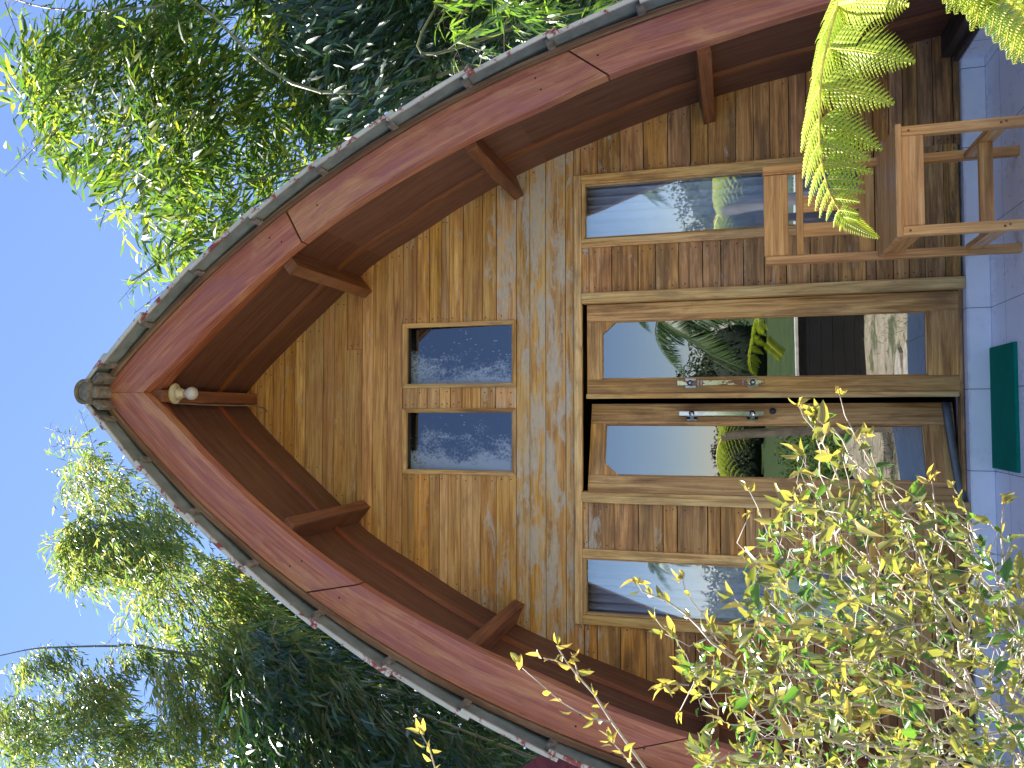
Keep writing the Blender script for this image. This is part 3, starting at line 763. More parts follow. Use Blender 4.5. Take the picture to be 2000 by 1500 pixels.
# ------------------------------------------------------------------ chair
def make_chair():
    t = thing('wooden_chair', 'slatted teak side chair with square legs standing beside the right window', 'chair', (.94, -.73, -.12))
    C = M['chair']; fl = -.12
    def leg(x0, x1, y0, y1, ztop):
        b = MB(); b.box(x0, x1, y0, y1, fl, ztop, 'z'); b.build('leg', C, t, .004)
    leg(1.145, 1.190, -.515, -.470, 1.06); leg(.672, .715, -.515, -.470, 1.05)
    leg(1.140, 1.184, -.955, -.912, .486); leg(.688, .732, -.955, -.912, .486)
    b = MB()
    for k, (a0, a1) in enumerate(((.683, .81), (.8105, .935), (.9355, 1.062), (1.0625, 1.188))):
        b.box(a0, a1, -.965, -.515, .4865, .513, 'y' if False else 'x')
    b = MB(); yy = [-.968, -.855, -.742, -.628, -.518]
    for a0, a1 in zip(yy, yy[1:]): b.box(.682, 1.192, a0+.0004, a1-.0004, .4865, .513, 'x')
    b.build('seat', C, t, .004)
    b = MB(); b.box(.733, 1.139, -.952, -.930, .395, .486, 'x'); b.box(.7155, 1.1445, -.508, -.486, .41, .486, 'x')
    b.box(.700, .722, -.911, -.5155, .395, .486, 'y'); b.box(1.150, 1.172, -.911, -.5155, .395, .486, 'y')
    b.build('apron', C, t, .003)
    b = MB(); b.box(.7155, 1.1445, -.506, -.482, .935, 1.056, 'x'); b.build('backrest', C, t, .005)
    b = MB(); b.box(.7155, 1.1445, -.504, -.484, .862, .896, 'x'); b.build('back_rail', C, t, .003)
    b = MB(); b.box(.7155, 1.1445, -.504, -.484, .525, .597, 'x'); b.build('back_rail', C, t, .003)
    for a0, a1 in ((.810, .880), (.938, 1.022)):
        b = MB(); b.box(a0, a1, -.501, -.487, .597, .862, 'z'); b.build('back_slat', C, t, .002)
    for a0, a1 in ((.696, .722), (1.148, 1.174)):
        b = MB(); b.box(a0, a1, -.911, -.5155, .052, .122, 'y'); b.build('stretcher', C, t, .003)
    b = MB(); b.box(.7225, 1.1475, -.745, -.712, .062, .118, 'x'); b.build('stretcher', C, t, .003)
    for x, z in ((.710, .455), (.706, .085), (.712, .065), (1.162, .455), (1.160, .09), (1.164, .07)):
        b = MB(); b.lathe((x, -.9548, z), (0, -1, 0), [(0, .0055), (.0012, .0055), (.0016, .001)], 10); b.build('peg', M['beam'], t)
    settle(t)
make_chair()

# ------------------------------------------------------------------ doormat
b = MB(); b.box(-.392, .250, -.412, -.04, -.1195, -.103)
mat_ = b.build('doormat', M['mat'], None, .003)
tag(mat_, 'flat dark green doormat on the white tiles before the double door', 'doormat')

# ------------------------------------------------------------------ lamp under the ridge
t = thing('light_bulb_fitting', 'unlit round bulb in a cream holder under the gable peak', 'lamp', (.017, -.84, 4.43))
b = MB(); b.sweep([[(.017+rx*math.cos(a), -.84+ry*math.sin(a)*(1-.0*abs(math.cos(a))), z) for a in [2*math.pi*k/20 for k in range(20)]] for z, rx, ry in ((4.4345, .062, .05), (4.4240, .062, .05), (4.4200, .048, .042), (4.4050, .042, .04))]); b.build('base_plate', M['cream'], t, 0, False)
b = MB(); b.lathe((.017, -.84, 4.4060), (0, 0, -1), [(0, .038), (.018, .034), (.020, .026), (.045, .024)], 20); b.build('socket', M['cream'], t, 0, True)
b = MB(); b.lathe((.017, -.84, 4.3630), (0, 0, -1), [(0, .016), (.014, .017), (.026, .030), (.042, .039), (.058, .040), (.074, .033), (.084, .018), (.087, .001)], 24); b.build('bulb', M['bulb'], t, 0, True)
b = MB(); b.tube([(-.04, -.82, 4.4270), (-.045, -.6, 4.4310), (-.047, -.3, 4.4270), (-.045, -.15, 4.4310), (-.05, -.04, 4.4150), (-.065, -.012, 4.3650), (-.09, -.009, 4.3500)], .005, 6); b.build('cable', M['wire'], t, 0, True)
settle(t)

# ------------------------------------------------------------------ curtains behind the tall windows
for s, lab in ((1, 'grey blue pleated curtain hanging inside the tall window behind the chair'), (-1, 'grey blue pleated curtain hanging inside the tall window behind the leafy shrub')):
    b = MB(); rows = []
    ph = random.random()*6
    for i in range(61):
        u_ = i/60; x = .90+.53*u_
        y = .085+.016*math.sin(u_*58+ph+1.4*math.sin(u_*9))+.007*math.sin(u_*131+ph)
        rows.append([(s*x, y, .35), (s*(x+.004*math.sin(i)), y+.005, 1.2), (s*x, y-.003, 2.13)])
    b.sweep(rows, closed=False)
    o = b.build('curtain', M['curtain'], None, 0, True); sm = o.modifiers.new('thick', 'SOLIDIFY'); sm.thickness = .002
    tag(o, lab, 'curtain', 'curtains inside the tall windows')
    if s > 0: pass

# ------------------------------------------------------------------ neighbour's roof, far left behind
t = thing('neighbour_roof', 'maroon tiled roof of a neighbouring building low behind the left eaves', 'roof', (-3.2, 2.6, -.5))
b = MB()
E0, E1 = at(930, 1560, 1.8), at(1135, 1425, 1.8)     # the sloping verge
ax = (E1-E0).normalized(); dn = Vector((ax.z, 0, -ax.x)); dn = dn if dn.z < 0 else -dn
dn = (dn+Vector((0, -.45, 0))).normalized(); nn = ax.cross(dn).normalized()
if nn.y > 0: nn = -nn
for k in range(12):
    for j in range(9):
        o_ = E0+ax*(j*.13-.1)+dn*(k*.16)+nn*.03; c = [o_, o_+ax*.125, o_+ax*.125+dn*.19+nn*.022, o_+dn*.19+nn*.022]
        b.hexa([tuple(p) for p in c]+[tuple(p+nn*(.018 if i in (0, 3) else .006)) for i, p in enumerate(c)], 'y')
b.build('roof_tiles', M['neigh'], t, .004)
b = MB(); b.box(-3.3, -2.35, 1.95, 2.4, -.6, 1.5); b.build('wall', plain('cream render', (.4, .36, .28), .9), t)
settle(t)

# ================================================================== plants
def in_poly(x, y, poly):
    c = False; j = len(poly)-1
    for i in range(len(poly)):
        xi, yi = poly[i]; xj, yj = poly[j]
        if (yi > y) != (yj > y) and x < (xj-xi)*(y-yi)/(yj-yi)+xi: c = not c
        j = i
    return c
def sample_poly(poly):
    x0, x1 = min(p[0] for p in poly), max(p[0] for p in poly); y0, y1 = min(p[1] for p in poly), max(p[1] for p in poly)
    while True:
        x, y = random.uniform(x0, x1), random.uniform(y0, y1)
        if in_poly(x, y, poly): return x, y

def spray(lv, tw, p, d, L, leaf, n, tone, up=Vector((0, 0, 1))):
    """a thin arching twig with leaves in two ranks, as bamboo bears them"""
    d = d.normalized(); side = d.cross(up)
    if side.length < .1: side = Vector((1, 0, 0))
    side.normalize(); pts = []
    for i in range(n+1):
        t = i/n; q = p+d*L*t-Vector((0, 0, 1))*L*.35*t*t; pts.append(q)
    roll = random.uniform(-.9, .9); s2 = side*math.cos(roll)+up*math.sin(roll)
    for i in range(1, n+1):
        q = pts[i]; dd = (pts[i]-pts[i-1]).normalized()
        sg = 1 if i % 2 else -1
        ld = dd*random.uniform(.75, 1.1)+s2*sg*random.uniform(.25, .6)+rv(.1)-Vector((0, 0, .6))
        if i == n: ld = dd+rv(.1)
        nn = (up*.8+rv(.55)).normalized()
        l = leaf*random.uniform(.65, 1.15)
        lv.add(q, ld, nn, l, l*random.uniform(.12, .165), min(.99, max(0, random.gauss(tone, .26))), random.uniform(.05, .35))
    if tw is not None: tw.tube([pts[0], pts[n//2], pts[n]], [.0028, .002, .001], 3)

def bamboo(label, polys, culms, leafmat_, leaf, twig_list=(), group=None, tone=.4, base=None, fill_twigs=.25, thr=-.12, keep=None):
    sx = 1 if (base or (1, 0, 0))[0] > 0 else -1
    root = thing('bamboo', label, 'bamboo', base or (0, 0, 0), group)
    lv, tw = LV(), MB()
    for poly, (ya, yb), n in polys:
        k = 0; tries = 0
        while k < n and tries < n*6:
            tries += 1
            px, py = sample_poly(poly); Y = random.uniform(ya, yb); p = at(px, py, Y)
            v = noise.noise(p*1.15)+.5*noise.noise(p*2.9)
            if v < thr: continue
            fv = noise.noise_vector(p*.75)*1.2
            d = fv+Vector((sx*.45+random.gauss(0, .3), random.gauss(-.25, .35), random.gauss(-.05, .3)))
            spray(lv, tw if random.random() < fill_twigs else None, p, d, leaf*random.uniform(1.3, 2.6), leaf, random.randint(5, 9), tone+.5*v*.5+.05)
            k += 1
    for pts, Y, lf in twig_list:
        P = [at(x, y, Y+.1*i) for i, (x, y) in enumerate(pts)]
        tw.tube(P, [.006*(1-.7*i/len(P)) for i in range(len(P))], 4)
        for a, b in zip(P, P[1:]):
            n = max(2, int((b-a).length/(lf*.55)))
            for i in range(n):
                q = a.lerp(b, (i+.5)/n); dd = (b-a).normalized()
                s_ = dd.cross(Vector((0, 1, 0))).normalized()*(1 if i % 2 else -1)
                if random.random() < .55: spray(lv, tw, q, dd*.6+s_+rv(.25), lf*random.uniform(.5, 1.1), lf, random.randint(2, 4), tone+.15)
                else:
                    l = lf*random.uniform(.7, 1.1); lv.add(q, dd*.7+s_*.8+rv(.2)-Vector((0, 0, .3)), rv(.6)+Vector((0, 0, .6)), l, l*.14, min(.95, max(0, random.gauss(tone+.1, .2))), .2)
    for P, r in culms:
        c = MB(); P = [Vector(p) for p in P]; fine = []
        PP = [P[0]*2-P[1]]+P+[P[-1]*2-P[-2]]
        for k in range(1, len(PP)-2):
            a_, b_, c_, d_ = PP[k-1:k+3]
            for i in range(6):
                q = i/6; fine.append(.5*((2*b_)+(c_-a_)*q+(2*a_-5*b_+4*c_-d_)*q*q+(3*b_-a_-3*c_+d_)*q**3))
        fine.append(P[-1]); c.tube(fine, [r*(1-.75*i/len(fine)) for i in range(len(fine))], 7)
        for i, q in enumerate(fine[:-1]):
            if i % 2 == 0: d = (fine[i+1]-q).normalized(); c.lathe(q, d, [(-.01, r*(1-.75*i/len(fine))*1.18), (.01, r*(1-.75*i/len(fine))*1.18)], 7)
        c.build('culm', M['culm'], root, 0, True)
    lv.build('foliage', leafmat_, root, .12)
    if tw.v: tag(tw.build('twigs', M['branch'], root), kind='stuff')
    settle(root); return root

GB = 'bamboo clumps growing behind the house'
# --- right-hand clumps (top of the lying photograph)
bamboo('tall leafy bamboo right of the gable with a thick drooping bright green crown',
    [([(70, 110), (40, 300), (90, 340), (190, 430), (240, 400), (280, 480), (330, 580), (420, 560), (560, 430), (660, 340), (640, 150), (520, 60), (380, 40), (200, 100)], (2.6, 4.8), 1150),
     ([(60, 120), (40, 210), (120, 250), (260, 330), (420, 330), (560, 200), (420, 60), (220, 90)], (2.2, 3.4), 450)],
    [([(3.0, 4.2, -.5), (2.9, 4.1, 2.5), (2.6, 3.8, 5.0), (2.0, 3.2, 7.4), (1.5, 2.9, 8.2)], .035), ([(3.4, 3.8, -.5), (3.3, 3.6, 3.0), (2.9, 3.3, 5.6), (2.5, 2.9, 7.2)], .03)],
    M['bamboo'], .27,
    [([(120, 250), (80, 276), (40, 315), (10, 345)], 2.4, .12), ([(345, 470), (315, 497), (270, 545), (231, 591)], 2.6, .13), ([(420, 480), (385, 511), (330, 560), (262, 612)], 2.7, .13),
     ([(250, 380), (210, 400), (195, 440)], 2.5, .14), ([(190, 90), (110, 130), (60, 190), (50, 230)], 2.4, .14)],
    GB, .45, (3.0, 3.8, -.5), thr=-.16)
bamboo('near bamboo stem arching over the top corner of the sky with long sparse dark leaves',
    [([(380, -60), (420, 90), (330, 60), (230, 50), (180, -40)], (1.6, 2.4), 60)],
    [([(3.1, 1.9, -.5), (3.2, 1.9, 2.5), (3.0, 1.8, 5.0), at(385, 8, 1.9), at(300, 14, 1.9), at(200, 21, 1.9), at(120, 18, 1.9), at(60, 8, 1.9), at(-20, -20, 1.9)], .022)],
    M['bamboo'], .17,
    [([(84, 10), (84, 21), (130, 70), (168, 112)], 1.9, .16), ([(10, 5), (35, 70), (70, 100), (105, 130)], 1.9, .17), ([(190, 15), (230, 60), (250, 120)], 1.9, .15), ([(300, 14), (300, 60), (330, 110)], 1.9, .15), ([(60, 12), (30, 0), (5, 10)], 1.9, .15)],
    GB, .25, (3.1, 1.9, -.5))
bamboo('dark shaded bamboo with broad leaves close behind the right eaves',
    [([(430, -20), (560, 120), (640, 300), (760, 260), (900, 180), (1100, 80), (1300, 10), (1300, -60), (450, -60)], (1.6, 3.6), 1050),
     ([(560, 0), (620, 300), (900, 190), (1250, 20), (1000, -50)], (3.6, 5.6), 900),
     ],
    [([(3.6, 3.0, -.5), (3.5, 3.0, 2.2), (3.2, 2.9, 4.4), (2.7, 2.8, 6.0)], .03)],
    M['bambooshade'], .27, [([(930, 0), (895, 40), (890, 90), (905, 130)], 1.1, .17), ([(1010, 0), (985, 50), (985, 120)], 1.2, .17)],
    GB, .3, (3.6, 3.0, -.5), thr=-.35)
bamboo('bright sunlit bamboo sprays hanging over the right eaves in front of the dark bamboo',
    [([(800, -40), (850, 60), (880, 140), (950, 130), (1010, 60), (1130, 60), (1240, 10), (1240, -60)], (.5, 1.2), 95)],
    [([(2.9, 1.0, -.5), (3.0, 1.0, 2.2), (2.8, .95, 3.6), at(900, -60, .9), at(850, -10, .9)], .018)],
    M['shrubdark'], .15, [([(930, -10), (895, 40), (890, 90), (905, 130)], .7, .15), ([(1010, -10), (985, 50), (985, 120)], .8, .15), ([(880, -20), (865, 30), (868, 60)], .8, .15)],
    GB, .75, (2.9, 1.0, -.5), thr=-.6)
# --- left-hand clumps
bamboo('pointed grey green bamboo plume just left of the ridge',
    [([(150, 850), (200, 880), (260, 930), (330, 960), (420, 1060), (560, 1200), (460, 1230), (380, 1130), (270, 1130), (160, 1130), (110, 1080), (160, 1000), (120, 940)], (5.0, 7.2), 1700)],
    [([(-2.2, 6.5, -.3), (-2.1, 6.4, 3), (-1.7, 6.2, 6), (-1.2, 6.0, 8.3), (-.6, 5.8, 9.3)], .035)],
    M['bamboofar'], .17, [([(190, 900), (175, 850), (155, 800)], 5.6, .12), ([(150, 850), (120, 845), (88, 835)], 5.6, .12), ([(150, 870), (115, 870), (84, 877)], 5.6, .12), ([(150, 1040), (110, 1060), (70, 1080)], 5.6, .16), ([(140, 1000), (120, 975), (118, 950)], 5.6, .13)],
    GB, .5, (-2.2, 6.5, -.3), thr=-.14)
bamboo('broad hazy bamboo crown filling the middle of the left side',
    [([(120, 1010), (260, 1000), (420, 1080), (620, 1250), (700, 1330), (560, 1370), (420, 1330), (330, 1280), (250, 1200), (240, 1130), (160, 1160), (130, 1100)], (4.4, 6.4), 1500),
     ([(300, 1280), (420, 1200), (560, 1220), (640, 1300), (560, 1510), (330, 1510), (330, 1400)], (3.6, 5.2), 1100)],
    [([(-3.4, 5.4, -.3), (-3.3, 5.3, 2.5), (-3.0, 5.2, 5), (-2.5, 5.0, 7.2)], .035), ([(-3.9, 4.6, -.3), (-3.8, 4.5, 3), (-3.4, 4.4, 5.8)], .03)],
    M['bamboofar'], .19, [([(255, 1190), (235, 1230), (205, 1260)], 4.6, .15), ([(300, 1230), (270, 1270), (240, 1295)], 4.6, .16), ([(130, 1160), (140, 1140), (160, 1120)], 5.0, .15)],
    GB, .5, (-3.4, 5.2, -.3), thr=-.14)
bamboo('slender bamboo arching to the far left corner of the sky with fine feathery leaves',
    [([(-20, 1340), (60, 1350), (160, 1290), (240, 1310), (220, 1400), (330, 1420), (350, 1510), (-20, 1510)], (4.2, 6.0), 1300),
     ([(0, 1290), (80, 1250), (180, 1240), (300, 1255), (300, 1290), (150, 1290), (40, 1310)], (4.4, 5.0), 170)],
    [([(-4.4, 5.4, -.3), (-4.3, 5.2, 2.5), (-3.9, 5.0, 5), at(308, 1268, 4.8), at(220, 1262, 4.7), at(120, 1264, 4.6), at(60, 1268, 4.5), at(-20, 1285, 4.4)], .028),
     ([(-4.9, 5.2, -.3), (-4.8, 5.0, 2.5), (-4.2, 4.9, 5), at(300, 1432, 4.8), at(150, 1440, 4.7), at(50, 1490, 4.6)], .024)],
    M['bamboofar'], .17, (), GB, .45, (-4.4, 5.3, -.3), thr=-.1)
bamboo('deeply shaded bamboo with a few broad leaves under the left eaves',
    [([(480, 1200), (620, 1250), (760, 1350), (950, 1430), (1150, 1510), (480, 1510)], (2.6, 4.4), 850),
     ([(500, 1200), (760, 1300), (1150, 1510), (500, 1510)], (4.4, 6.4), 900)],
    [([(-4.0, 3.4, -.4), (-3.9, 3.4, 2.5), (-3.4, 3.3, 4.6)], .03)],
    M['bambooshade'], .25, [([(540, 1210), (530, 1240), (545, 1275)], 2.6, .15)], GB, .25, (-4.0, 3.4, -.4), thr=-.4)
# --- dense growth behind everything, its shade put into dark leaf colours
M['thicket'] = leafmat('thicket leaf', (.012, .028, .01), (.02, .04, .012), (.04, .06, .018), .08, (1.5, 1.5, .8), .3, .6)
lv = LV()
for poly, (ya, yb), n in (([(520, -200), (470, 0), (600, 200), (650, 320), (1400, 60), (1400, -200)], (6, 9), 5200), ([(500, 1160), (560, 1120), (1250, 1450), (1250, 1700), (500, 1700), (460, 1330)], (6.8, 9.5), 5200)):
    for k in range(n):
        px, py = sample_poly(poly); p = at(px, py, random.uniform(ya, yb)); l = random.uniform(.25, .5)
        lv.add(p, rv()+Vector((0, 0, -.4)), Vector((rv(.3).x, -1, rv(.4).z)), l, l*.35, random.random(), .2)
o = lv.build('thicket', M['thicket'], None, .1); tag(o, kind='stuff')

# ------------------------------------------------------------------ shrub in front, grown towards a cloud of points
def grow(roots, attr, step=.045, infl=.5, kill=.06, iters=140, droop=0):
    P = [Vector(r) for r in roots]; par = [-1]*len(P)
    A = np.array(attr, 'f'); near = np.zeros(len(A), int); nd = np.full(len(A), 1e9)
    def upd(i0):
        N_ = np.array([tuple(p) for p in P[i0:]], 'f')
        if not len(N_) or not len(A): return
        d = np.linalg.norm(A[:, None]-N_[None], axis=2); j = d.argmin(1); dm = d[np.arange(len(A)), j]; m_ = dm < nd
        nd[m_] = dm[m_]; near[m_] = j[m_]+i0
    upd(0)
    for it in range(iters):
        act = nd < infl
        if not act.any(): act = nd <= nd.min()+.05
        dirs = {}
        for i in np.nonzero(act)[0]:
            n_ = int(near[i]); v = Vector(A[i])-P[n_]; l = v.length
            if l > 1e-6: dirs[n_] = dirs.get(n_, Vector()) + v/l
        i0 = len(P)
        for n_, v in dirs.items():
            if v.length < 1e-3: continue
            d = v.normalized()+rv(.16)
            if par[n_] >= 0: d += (P[n_]-P[par[n_]]).normalized()*.25
            q = P[n_]+d.normalized()*step
            P.append(q); par.append(n_)
        if len(P) == i0: break
        upd(i0); k = nd > kill
        A, near, nd = A[k], near[k], nd[k]
        if not len(A): break
    return P, par
def skeleton(P, par, rmin, e=2.3, rmax=.014):
    n = len(P); ch = [[] for _ in P]
    for i, p in enumerate(par):
        if p >= 0: ch[p].append(i)
    rad = [0]*n
    for i in range(n-1, -1, -1):
        rad[i] = min(rmax, max(rmin, sum(rad[c]**e for c in ch[i])**(1/e) if ch[i] else rmin))
    mb = MB()
    for i in range(n):
        if par[i] < 0 or (len(ch[par[i]]) > 1 and max(ch[par[i]], key=lambda c: rad[c]) != i):
            chain = ([par[i]] if par[i] >= 0 else [])+[i]; k = i
            while ch[k]: k = max(ch[k], key=lambda c: rad[c]); chain.append(k)
            if len(chain) > 1: mb.tube([P[c] for c in chain], [min(rad[c], rad[chain[1]]) for c in chain], 5 if rad[i] > .004 else 4, seed=1.0)
    return mb, rad, ch

root = thing('shrub', 'large sunlit shrub with pale twigs and yellow green leaves before the left window', 'shrub', (-1.0, -2.6, -.55))
core = [(1500, 1020), (1560, 880), (1600, 800), (1640, 770), (1690, 850), (1740, 930), (1800, 960), (1900, 980), (1990, 1040), (2040, 1200), (2060, 1560), (1330, 1560), (1370, 1400), (1330, 1300), (1400, 1200), (1440, 1130), (1460, 1050)]
dense = [(1500, 1030), (1600, 960), (1750, 1000), (1900, 1050), (2020, 1150), (2060, 1560), (1430, 1560), (1440, 1350), (1470, 1200)]
A = []
for poly, n, ya, yb in ((core, 700, -2.95, -2.1), (dense, 2000, -3.0, -1.8), ([(1250, 1170), (1330, 1240), (1420, 1330), (1400, 1420), (1330, 1300)], 40, -2.7, -2.4)):
    for k in range(n):
        x, y = sample_poly(poly); A.append(tuple(at(x, y, random.uniform(ya, yb))))
P, par = grow([(-1.05, -2.6, -.55), (-.95, -2.45, -.55), (-1.3, -2.6, -.55), (-.8, -2.65, -.55)], A, .034, .40, .044, 170)
sk, rad, ch = skeleton(P, par, .0011, 2.5, .010)
lv = LV(); ld = LV()
def shrub_leaf(L_, q, d, l, tone=None):
    t_ = tone if tone is not None else min(.99, max(0, random.betavariate(1.5, 2.5)))
    L_.add(q, d, (Vector((0, 0, .7))+rv(.7)), l, l*random.uniform(.30, .46), t_, random.uniform(-.1, .45))
for i, p in enumerate(P):
    if rad[i] > .0045 or par[i] < 0 or p.z < .02: continue
    d = (p-P[par[i]]).normalized()
    n = random.choice((2, 3, 3, 4)) if not ch[i] else random.choice((0, 0, 0, 1, 2))
    for k in range(n):
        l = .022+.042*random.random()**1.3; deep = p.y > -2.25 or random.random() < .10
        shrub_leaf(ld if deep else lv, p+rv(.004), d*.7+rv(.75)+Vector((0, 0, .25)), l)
# traced outlying twigs: the long bare branch towards the left bargeboard and the leafy tips above
tips = [([(1330, 1560), (1260, 1500), (1195, 1410), (1160, 1355), (1130, 1322), (1105, 1290), (1088, 1262)], -2.75), ([(1195, 1410), (1150, 1402), (1095, 1370), (1055, 1335), (1015, 1300)], -2.75),
        ([(1130, 1322), (1125, 1300), (1118, 1285)], -2.75), ([(1105, 1300), (1085, 1290), (1062, 1285)], -2.75), ([(1300, 1560), (1240, 1500), (1215, 1470), (1195, 1448)], -2.8),
        ([(870, 1560), (850, 1500), (838, 1460), (822, 1432)], -2.9), ([(1440, 1290), (1390, 1255), (1365, 1225), (1340, 1200), (1300, 1172), (1255, 1155), (1245, 1138)], -2.6),
        ([(1430, 1275), (1400, 1250), (1380, 1210), (1340, 1160), (1333, 1130)], -2.6), ([(1365, 1300), (1358, 1330), (1328, 1388)], -2.6), ([(1345, 1338), (1310, 1335), (1295, 1342)], -2.6),
        ([(1700, 900), (1670, 850), (1650, 810), (1640, 770)], -2.55), ([(1640, 940), (1600, 850), (1570, 815), (1560, 790)], -2.5), ([(1830, 1040), (1825, 980), (1820, 940)], -2.6), ([(1900, 1040), (1880, 980), (1860, 950)], -2.6),
        ([(1500, 1040), (1480, 990), (1462, 955)], -2.5), ([(1960, 1120), (1955, 1040), (1960, 980)], -2.4), ([(1620, 960), (1640, 900), (1690, 850)], -2.45), ([(1480, 1100), (1440, 1060), (1462, 1010)], -2.6)]
for pts, Y in tips:
    Q = [at(x, y, Y+random.uniform(-.04, .04)) for x, y in pts]; thick = .0042 if len(Q) > 5 else .0024
    sk.tube(Q, [thick*(1-.7*i/len(Q)) for i in range(len(Q))], 5, seed=1.0)
    for i, q in enumerate(Q[1:], 1):
        last = i == len(Q)-1
        if len(Q) > 5 and i < 3: continue
        for k in range(random.choice((3, 5, 6)) if last else random.choice((1, 2, 4))):
            shrub_leaf(lv, q.lerp(Q[i-1], 0 if last else random.random()*.7)+rv(.004), (q-Q[i-1]).normalized()*.8+rv(.7), random.uniform(.024, .044), random.uniform(.5, .98))
sk.build('stems', M['twig'], root, 0, True)
lv.build('foliage', M['shrub'], root, .35, ((.3, 1.), (.68, .72)))
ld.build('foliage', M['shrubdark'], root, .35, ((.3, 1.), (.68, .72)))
settle(root)

# ------------------------------------------------------------------ tree fern reaching in from the right
def pinna(F, pts, hw, normal, n, fat=.47):
    """bipinnate side leaf: pts = curve of the stalk, hw = longest leaflet, n leaflets per side"""
    pts = [Vector(p) for p in pts]; L = [0]
    for a, b in zip(pts, pts[1:]): L.append(L[-1]+(b-a).length)
    def P_(s_):
        s_ = min(max(s_, 0), L[-1]-1e-6); i = int(np.searchsorted(L, s_, side='right')-1); f = (s_-L[i])/(L[i+1]-L[i]); return pts[i].lerp(pts[i+1], f), (pts[i+1]-pts[i]).normalized()
    T = L[-1]; nor = Vector(normal).normalized(); tone = random.uniform(.35, .75)
    F.tube(pts, [.0016*(1-.75*i/len(pts)) for i in range(len(pts))], 4, 1, seed=.5)
    for k in range(n):
        t = (k+.6)/n; p, d = P_(t*T); sp = T/n
        prof = min(1, .72+t*1.2)*(1-t)**.85*1.08
        for sg in (-1, 1):
            sd_ = d.cross(nor).normalized()*sg; l = hw*prof*random.uniform(.93, 1.05)+.002; wd = sp*fat
            m_ = max(4, int(l/.0045)); ps, gs = [], []
            dr_ = -nor*.25
            for j in range(m_+1):
                u_ = j/m_; c = p+sd_*l*u_+d*l*(.20*u_+.30*u_*u_)+dr_*l*u_*u_
                ww = wd*(1-u_**3)*(1.0 if j % 2 else .68)+.0002
                ps += [c-d*ww, c+nor*(.0012 if j % 2 else -.0003), c+d*ww]; gs += [(u_, -1, tone+(.12 if j % 2 else -.12)), (u_, 0, tone+.15), (u_, 1, tone+(.12 if j % 2 else -.12))]
            fs = []
            for j in range(m_): fs += [(3*j, 3*j+1, 3*j+4, 3*j+3), (3*j+1, 3*j+2, 3*j+5, 3*j+4)]
            F._add(ps, gs, fs, 0)
root = thing('tree_fern', 'bright lime green tree fern frond hanging in sunlight over the chair from the right', 'fern', (2.1, -3.3, -.55))
F = MB(); YF = -3.1
rpts = [(1660, -60), (1640, 0), (1622, 60), (1606, 130), (1602, 180), (1600, 235), (1601, 290), (1607, 330), (1617, 370), (1632, 400), (1652, 428), (1682, 447), (1713, 464)]
RP = [at(x, y, YF+.0006*max(0, 200-y)) for x, y in rpts]
F.tube(RP, [.0030*(1-.75*i/len(RP)) for i in range(len(RP))], 6, 1, seed=.5)
hang = [((1650, -30), (1790, -50), .10), ((1636, 10), (1775, 10), .088), ((1622, 93), (1787, 121), .078), ((1604, 168), (1746, 203), .062), ((1604, 231), (1722, 293), .05), ((1602, 276), (1699, 313), .04), ((1606, 320), (1705, 337), .03),
        ((1613, 350), (1688, 357), .022), ((1620, 369), (1689, 375), .019), ((1629, 388), (1680, 395), .017), ((1640, 410), (1677, 418), .014), ((1650, 424), (1676, 431), .011)]
nv = (CX, CY, CZ)
for (bx, by), (tx, ty), hw in hang:
    hw *= .92
    b_, t_ = at(bx, by, YF+.0006*max(0, 200-by)), at(tx, ty, YF-.02)
    ln = (t_-b_).length; mid_ = b_.lerp(t_, .4)+Vector((.05*ln, 0, .09*ln)); m2 = b_.lerp(t_, .75)+Vector((.02*ln, 0, -.0*ln))
    pinna(F, [b_, b_.lerp(mid_, .5)+Vector((0, 0, .015*ln)), mid_, m2, t_], hw, (Vector(nv)-b_).normalized()+Vector((0, 0, .5)), max(9, int(ln/.0082)))
    # partner on the far side of the stalk, seen edge-on: it reaches back and towards the tip
    far_ = b_+Vector((-.62, .55, .20)).normalized()*ln*.95
    pinna(F, [b_, b_.lerp(far_, .35)+Vector((0, 0, .06*ln)), b_.lerp(far_, .7)+Vector((0, 0, .05*ln)), far_], hw*.95, Vector((.25, -.45, .85)), max(8, int(ln/.0080)))
# leaflets of the frond's own tip
pinna(F, [at(x, y, YF) for x, y in ((1640, 412), (1652, 428), (1682, 447), (1716, 465))], .022, Vector((0, -1, .35)), 20)
F.build('frond', [M['fern'], M['rachis']], root)
F = MB()
RP = [at(x, y, -3.35) for x, y in ((1860, -90), (1905, -50), (1950, -15), (2010, 30), (2060, 60))]
F.tube(RP, .003, 6, 1, seed=.5)
for k in range(17):
    t = k/16; i = min(3, int(t*4)); p = RP[i].lerp(RP[i+1], t*4-i)
    q = p+(at(1900, 60, -3.35)-at(1930, 0, -3.35)).normalized()*random.uniform(.068, .085)+Vector((0, -.02, 0))
    pinna(F, [p, p.lerp(q, .4)+Vector((0, -.01, .008)), p.lerp(q, .8), q], .030, Vector((.3, -.8, .6)), 18, .36)
    q2 = p-(at(1900, 60, -3.35)-at(1930, 0, -3.35)).normalized()*.08
    pinna(F, [p, p.lerp(q2, .5)+Vector((0, 0, .01)), q2], .026, Vector((.3, -.8, .6)), 16, .36)
F.build('frond', [M['fern'], M['rachis']], root)
